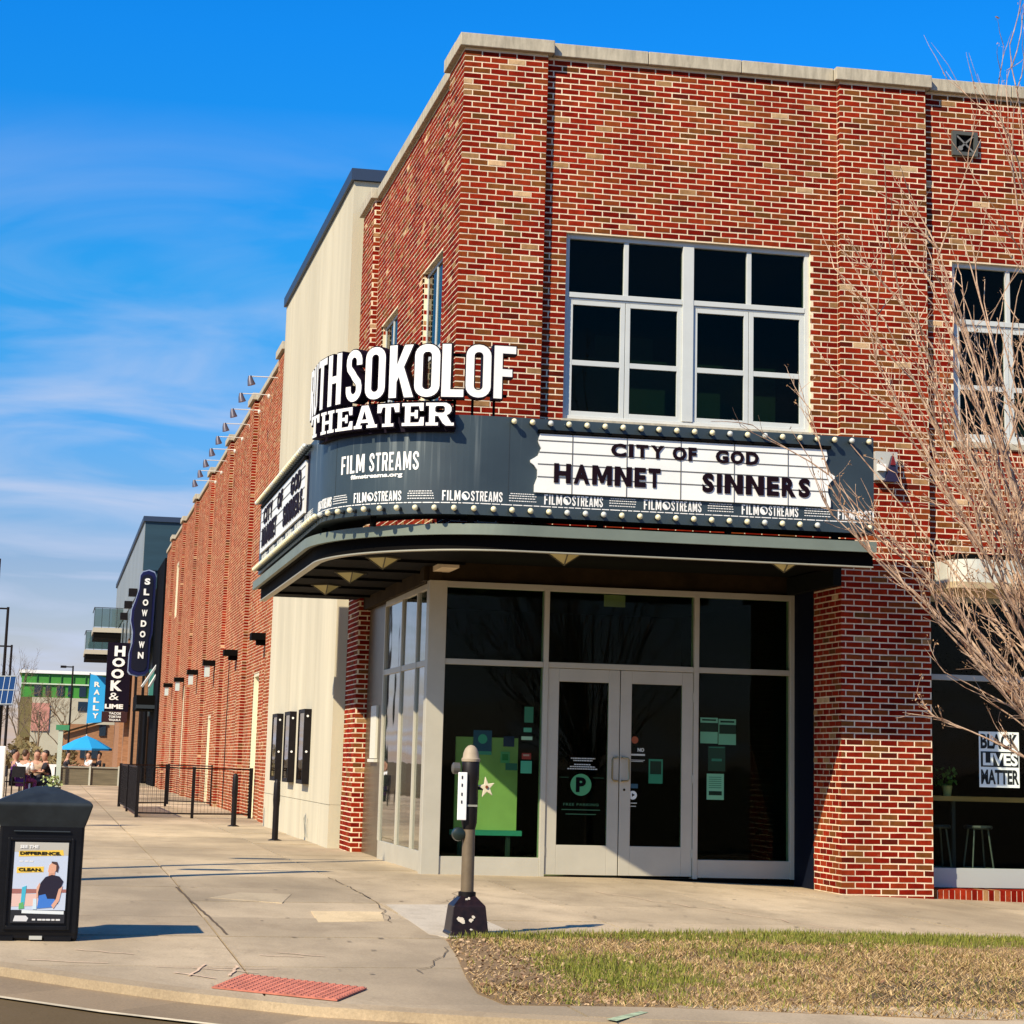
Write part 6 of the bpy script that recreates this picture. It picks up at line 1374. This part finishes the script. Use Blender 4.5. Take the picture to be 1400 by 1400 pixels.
PU = mat('cloth_purple', (.09, .015, .14), .8); WHc = mat('cloth_white', (.72, .72, .70), .8); BKc = mat('cloth_black', (.012, .010, .016), .8); DEN = mat('cloth_denim', (.05, .07, .14), .8); HB = mat('hair_brown', (.05, .025, .012), .6); HD = mat('hair_dark', (.012, .008, .006), .6); TNc = mat('cloth_tan', (.40, .28, .18), .8)
person(-5.05, 40.0, 10, PU, BKc, HD, 'person in a purple top at the far left')
person(-4.80, 38.9, 60, WHc, PU, HB, 'person in a white top with purple trousers at the left group', lean=.12)
person(-4.15, 39.8, 180, BKc, DEN, HD, 'person in black facing left at the left group', lean=.1)
person(-4.45, 41.0, 260, TNc, BKc, HB, 'person in tan behind the left group')
person(-2.45, 71.0, 200, WHc, BKc, HB, 'person in white seated under the blue umbrella', lean=.05, group='people on the terrace')
person(-2.05, 71.2, 190, BKc, BKc, HD, 'person in black seated right of the umbrella pole', group='people on the terrace')
person(-3.45, 71.0, 10, BKc, WHc, HD, 'person in black leaning at the left end of the terrace', lean=.15, group='people on the terrace')
pb = empty('flower_pot', (-4.0, 36.5, .05), 'dark planter with pale green leaves beside the seated group', 'planter')
MB().lathe([(.16, .05), (.24, .42), (.22, .42)], (-4.0, 36.5, 0), 12).build('pot', M_IRON, pb); m = MB()
for i in range(120):
    a = random.uniform(0, 6.28); r = random.uniform(0, .28); c = Vector((-4.0+r*math.cos(a), 36.5+r*math.sin(a), .42+random.uniform(0, .28))); s = random.uniform(.03, .06); u = Vector((random.uniform(-1,1), random.uniform(-1,1), random.uniform(-1,1))).normalized()*s; v = Vector((random.uniform(-1,1), random.uniform(-1,1), random.uniform(-1,1))).normalized()*s
    m.add([c-u, c-v, c+u, c+v], [(0,1,2,3)])
m.build('leaves', mat('pale_leaf', (.30, .36, .14), .6), pb)['kind'] = 'stuff'

# ------------------------------------------------------------------ bare tree on the planting strip, right edge
tx, ty = 4.15, -7.0; tz_ = gh(tx, ty)
MT = mat('bark_pale', (.20, .10, .06), .85, var=.35, scale=9, col2=(.64, .46, .31), bump=.4, bscale=60); 
tree = empty('bare_tree', (tx, ty, tz_), 'leafless many stemmed young tree on the planting strip at the right edge', 'tree')
rt = random.Random(11)
MB().tube([(tx, ty, tz_-.05), (tx+.02, ty, .4), (tx-.02, ty+.02, .85), (tx, ty, 1.25)], [.085, .07, .062, .055], 10).build('trunk', MT, tree, smooth=True)
tw_ = MB(); buds = MB(); nb_ = 0
def bez(p, c, q, n): return [p*(1-t)**2+c*2*t*(1-t)+q*t*t for t in [i/n for i in range(n+1)]]
def twig(p, d, L, r, k):
    n = 4; pts = [p]; dd = d.copy()
    for i in range(n):
        dd = (dd+Vector((rt.uniform(-1,1), rt.uniform(-1,1), rt.uniform(-.6,1)))*.16).normalized(); pts.append(pts[-1]+dd*L/n)
    tw_.tube(pts, [r, r*.85, r*.7, r*.55, r*.35], 4, cap=False)
    if rt.random() < .40:
        e_ = pts[-1]
        for j in range(rt.choice((2, 3, 4))):
            s = rt.uniform(.008, .018); c = e_+Vector((rt.uniform(-1,1), rt.uniform(-1,1), rt.uniform(-1,1)))*.022
            u = Vector((rt.uniform(-1,1), rt.uniform(-1,1), rt.uniform(-1,1))).normalized()*s; v = Vector((rt.uniform(-1,1), rt.uniform(-1,1), rt.uniform(-1,1))).normalized()*s*.5; buds.add([c-u, c-v, c+u, c+v], [(0,1,2,3)])
    if k > 0:
        for i in range(1, n+1):
            for s in range(rt.choice((0, 0, 1, 1))):
                nd = (dd+Vector((rt.uniform(-1,1), rt.uniform(-1,1), rt.uniform(-.7,.9)))*.62).normalized(); twig(pts[i], nd, L*rt.uniform(.4, .75), r*.62, k-1)
# main limbs: tips spread up and to the left over the facade, and as many away to the right
tips = [(2.20, 3.0), (1.90, 3.35), (2.05, 3.75), (2.45, 4.2), (2.25, 4.6), (2.55, 5.1), (2.60, 5.4), (2.80, 5.6), (3.0, 5.3), (2.85, 4.6), (2.55, 3.6), (2.50, 2.7), (2.75, 2.2), (3.1, 5.0), (3.2, 4.2), (3.0, 3.4), (3.3, 5.9), (3.6, 5.2), (2.8, 1.78), (2.7, 3.9), (3.3, 5.6)]
tips += [(3.5, 5.6), (3.7, 5.4), (3.15, 4.7), (2.65, 4.2), (3.40, 6.5), (3.2, 5.8), (2.3, 4.95), (2.7, 4.75), (2.2, 4.0), (2.75, 5.3), (3.0, 3.0), (3.3, 3.6), (2.35, 3.3), (2.6, 4.4), (2.45, 2.95), (2.9, 5.0), (3.3, 5.1), (3.5, 4.4), (3.1, 2.6)]
tips = [(x, ty+rt.uniform(-.7, .7), z) for x, z in tips]
tips += [(tx+rt.uniform(.3, 2.0), ty+rt.uniform(-.6, 1.4), rt.uniform(2.4, 5.6)) for i in range(15)]+[(tx+rt.uniform(-.8, .8), ty+rt.choice((-.5, 1))*rt.uniform(.8, 1.5), rt.uniform(3, 5.6)) for i in range(9)]
for i, (x, y, z) in enumerate(tips):
    p = Vector((tx+rt.uniform(-.03, .03), ty+rt.uniform(-.03, .03), rt.uniform(.85, 1.25))); q = Vector((x, y, z)); c = p.lerp(q, .35)+Vector((0, 0, (z-p.z)*.10 if z > 2.8 else -.05)); L = (q-p).length
    if z < 2.9: p.z = rt.uniform(.9, 1.2); c = p.lerp(q, .5)+Vector((0, 0, .12))
    P = bez(p, c, q, 9); r0 = .013+.006*L/3; lb = MB(); lb.tube(P, [r0*(1-.80*j/9) for j in range(10)], 7, cap=False); lb.build('limb', MT, tree, smooth=True)
    for j in range(3, 10):
        for s in range(rt.choice((0, 1, 1, 2))):
            d = ((P[min(j, 9)]-P[j-1]).normalized()+Vector((rt.uniform(-1,1), rt.uniform(-1,1), rt.uniform(-.6,.8)))*.55).normalized(); twig(P[j], d, L*rt.uniform(.10, .22), r0*.36, 2 if rt.random() < .5 else 1)
tw_.build('twigs', MT, tree)['kind'] = 'stuff'; buds.build('dry_buds', mat('dry_bud', (.34, .20, .10), .9), tree)['kind'] = 'stuff'
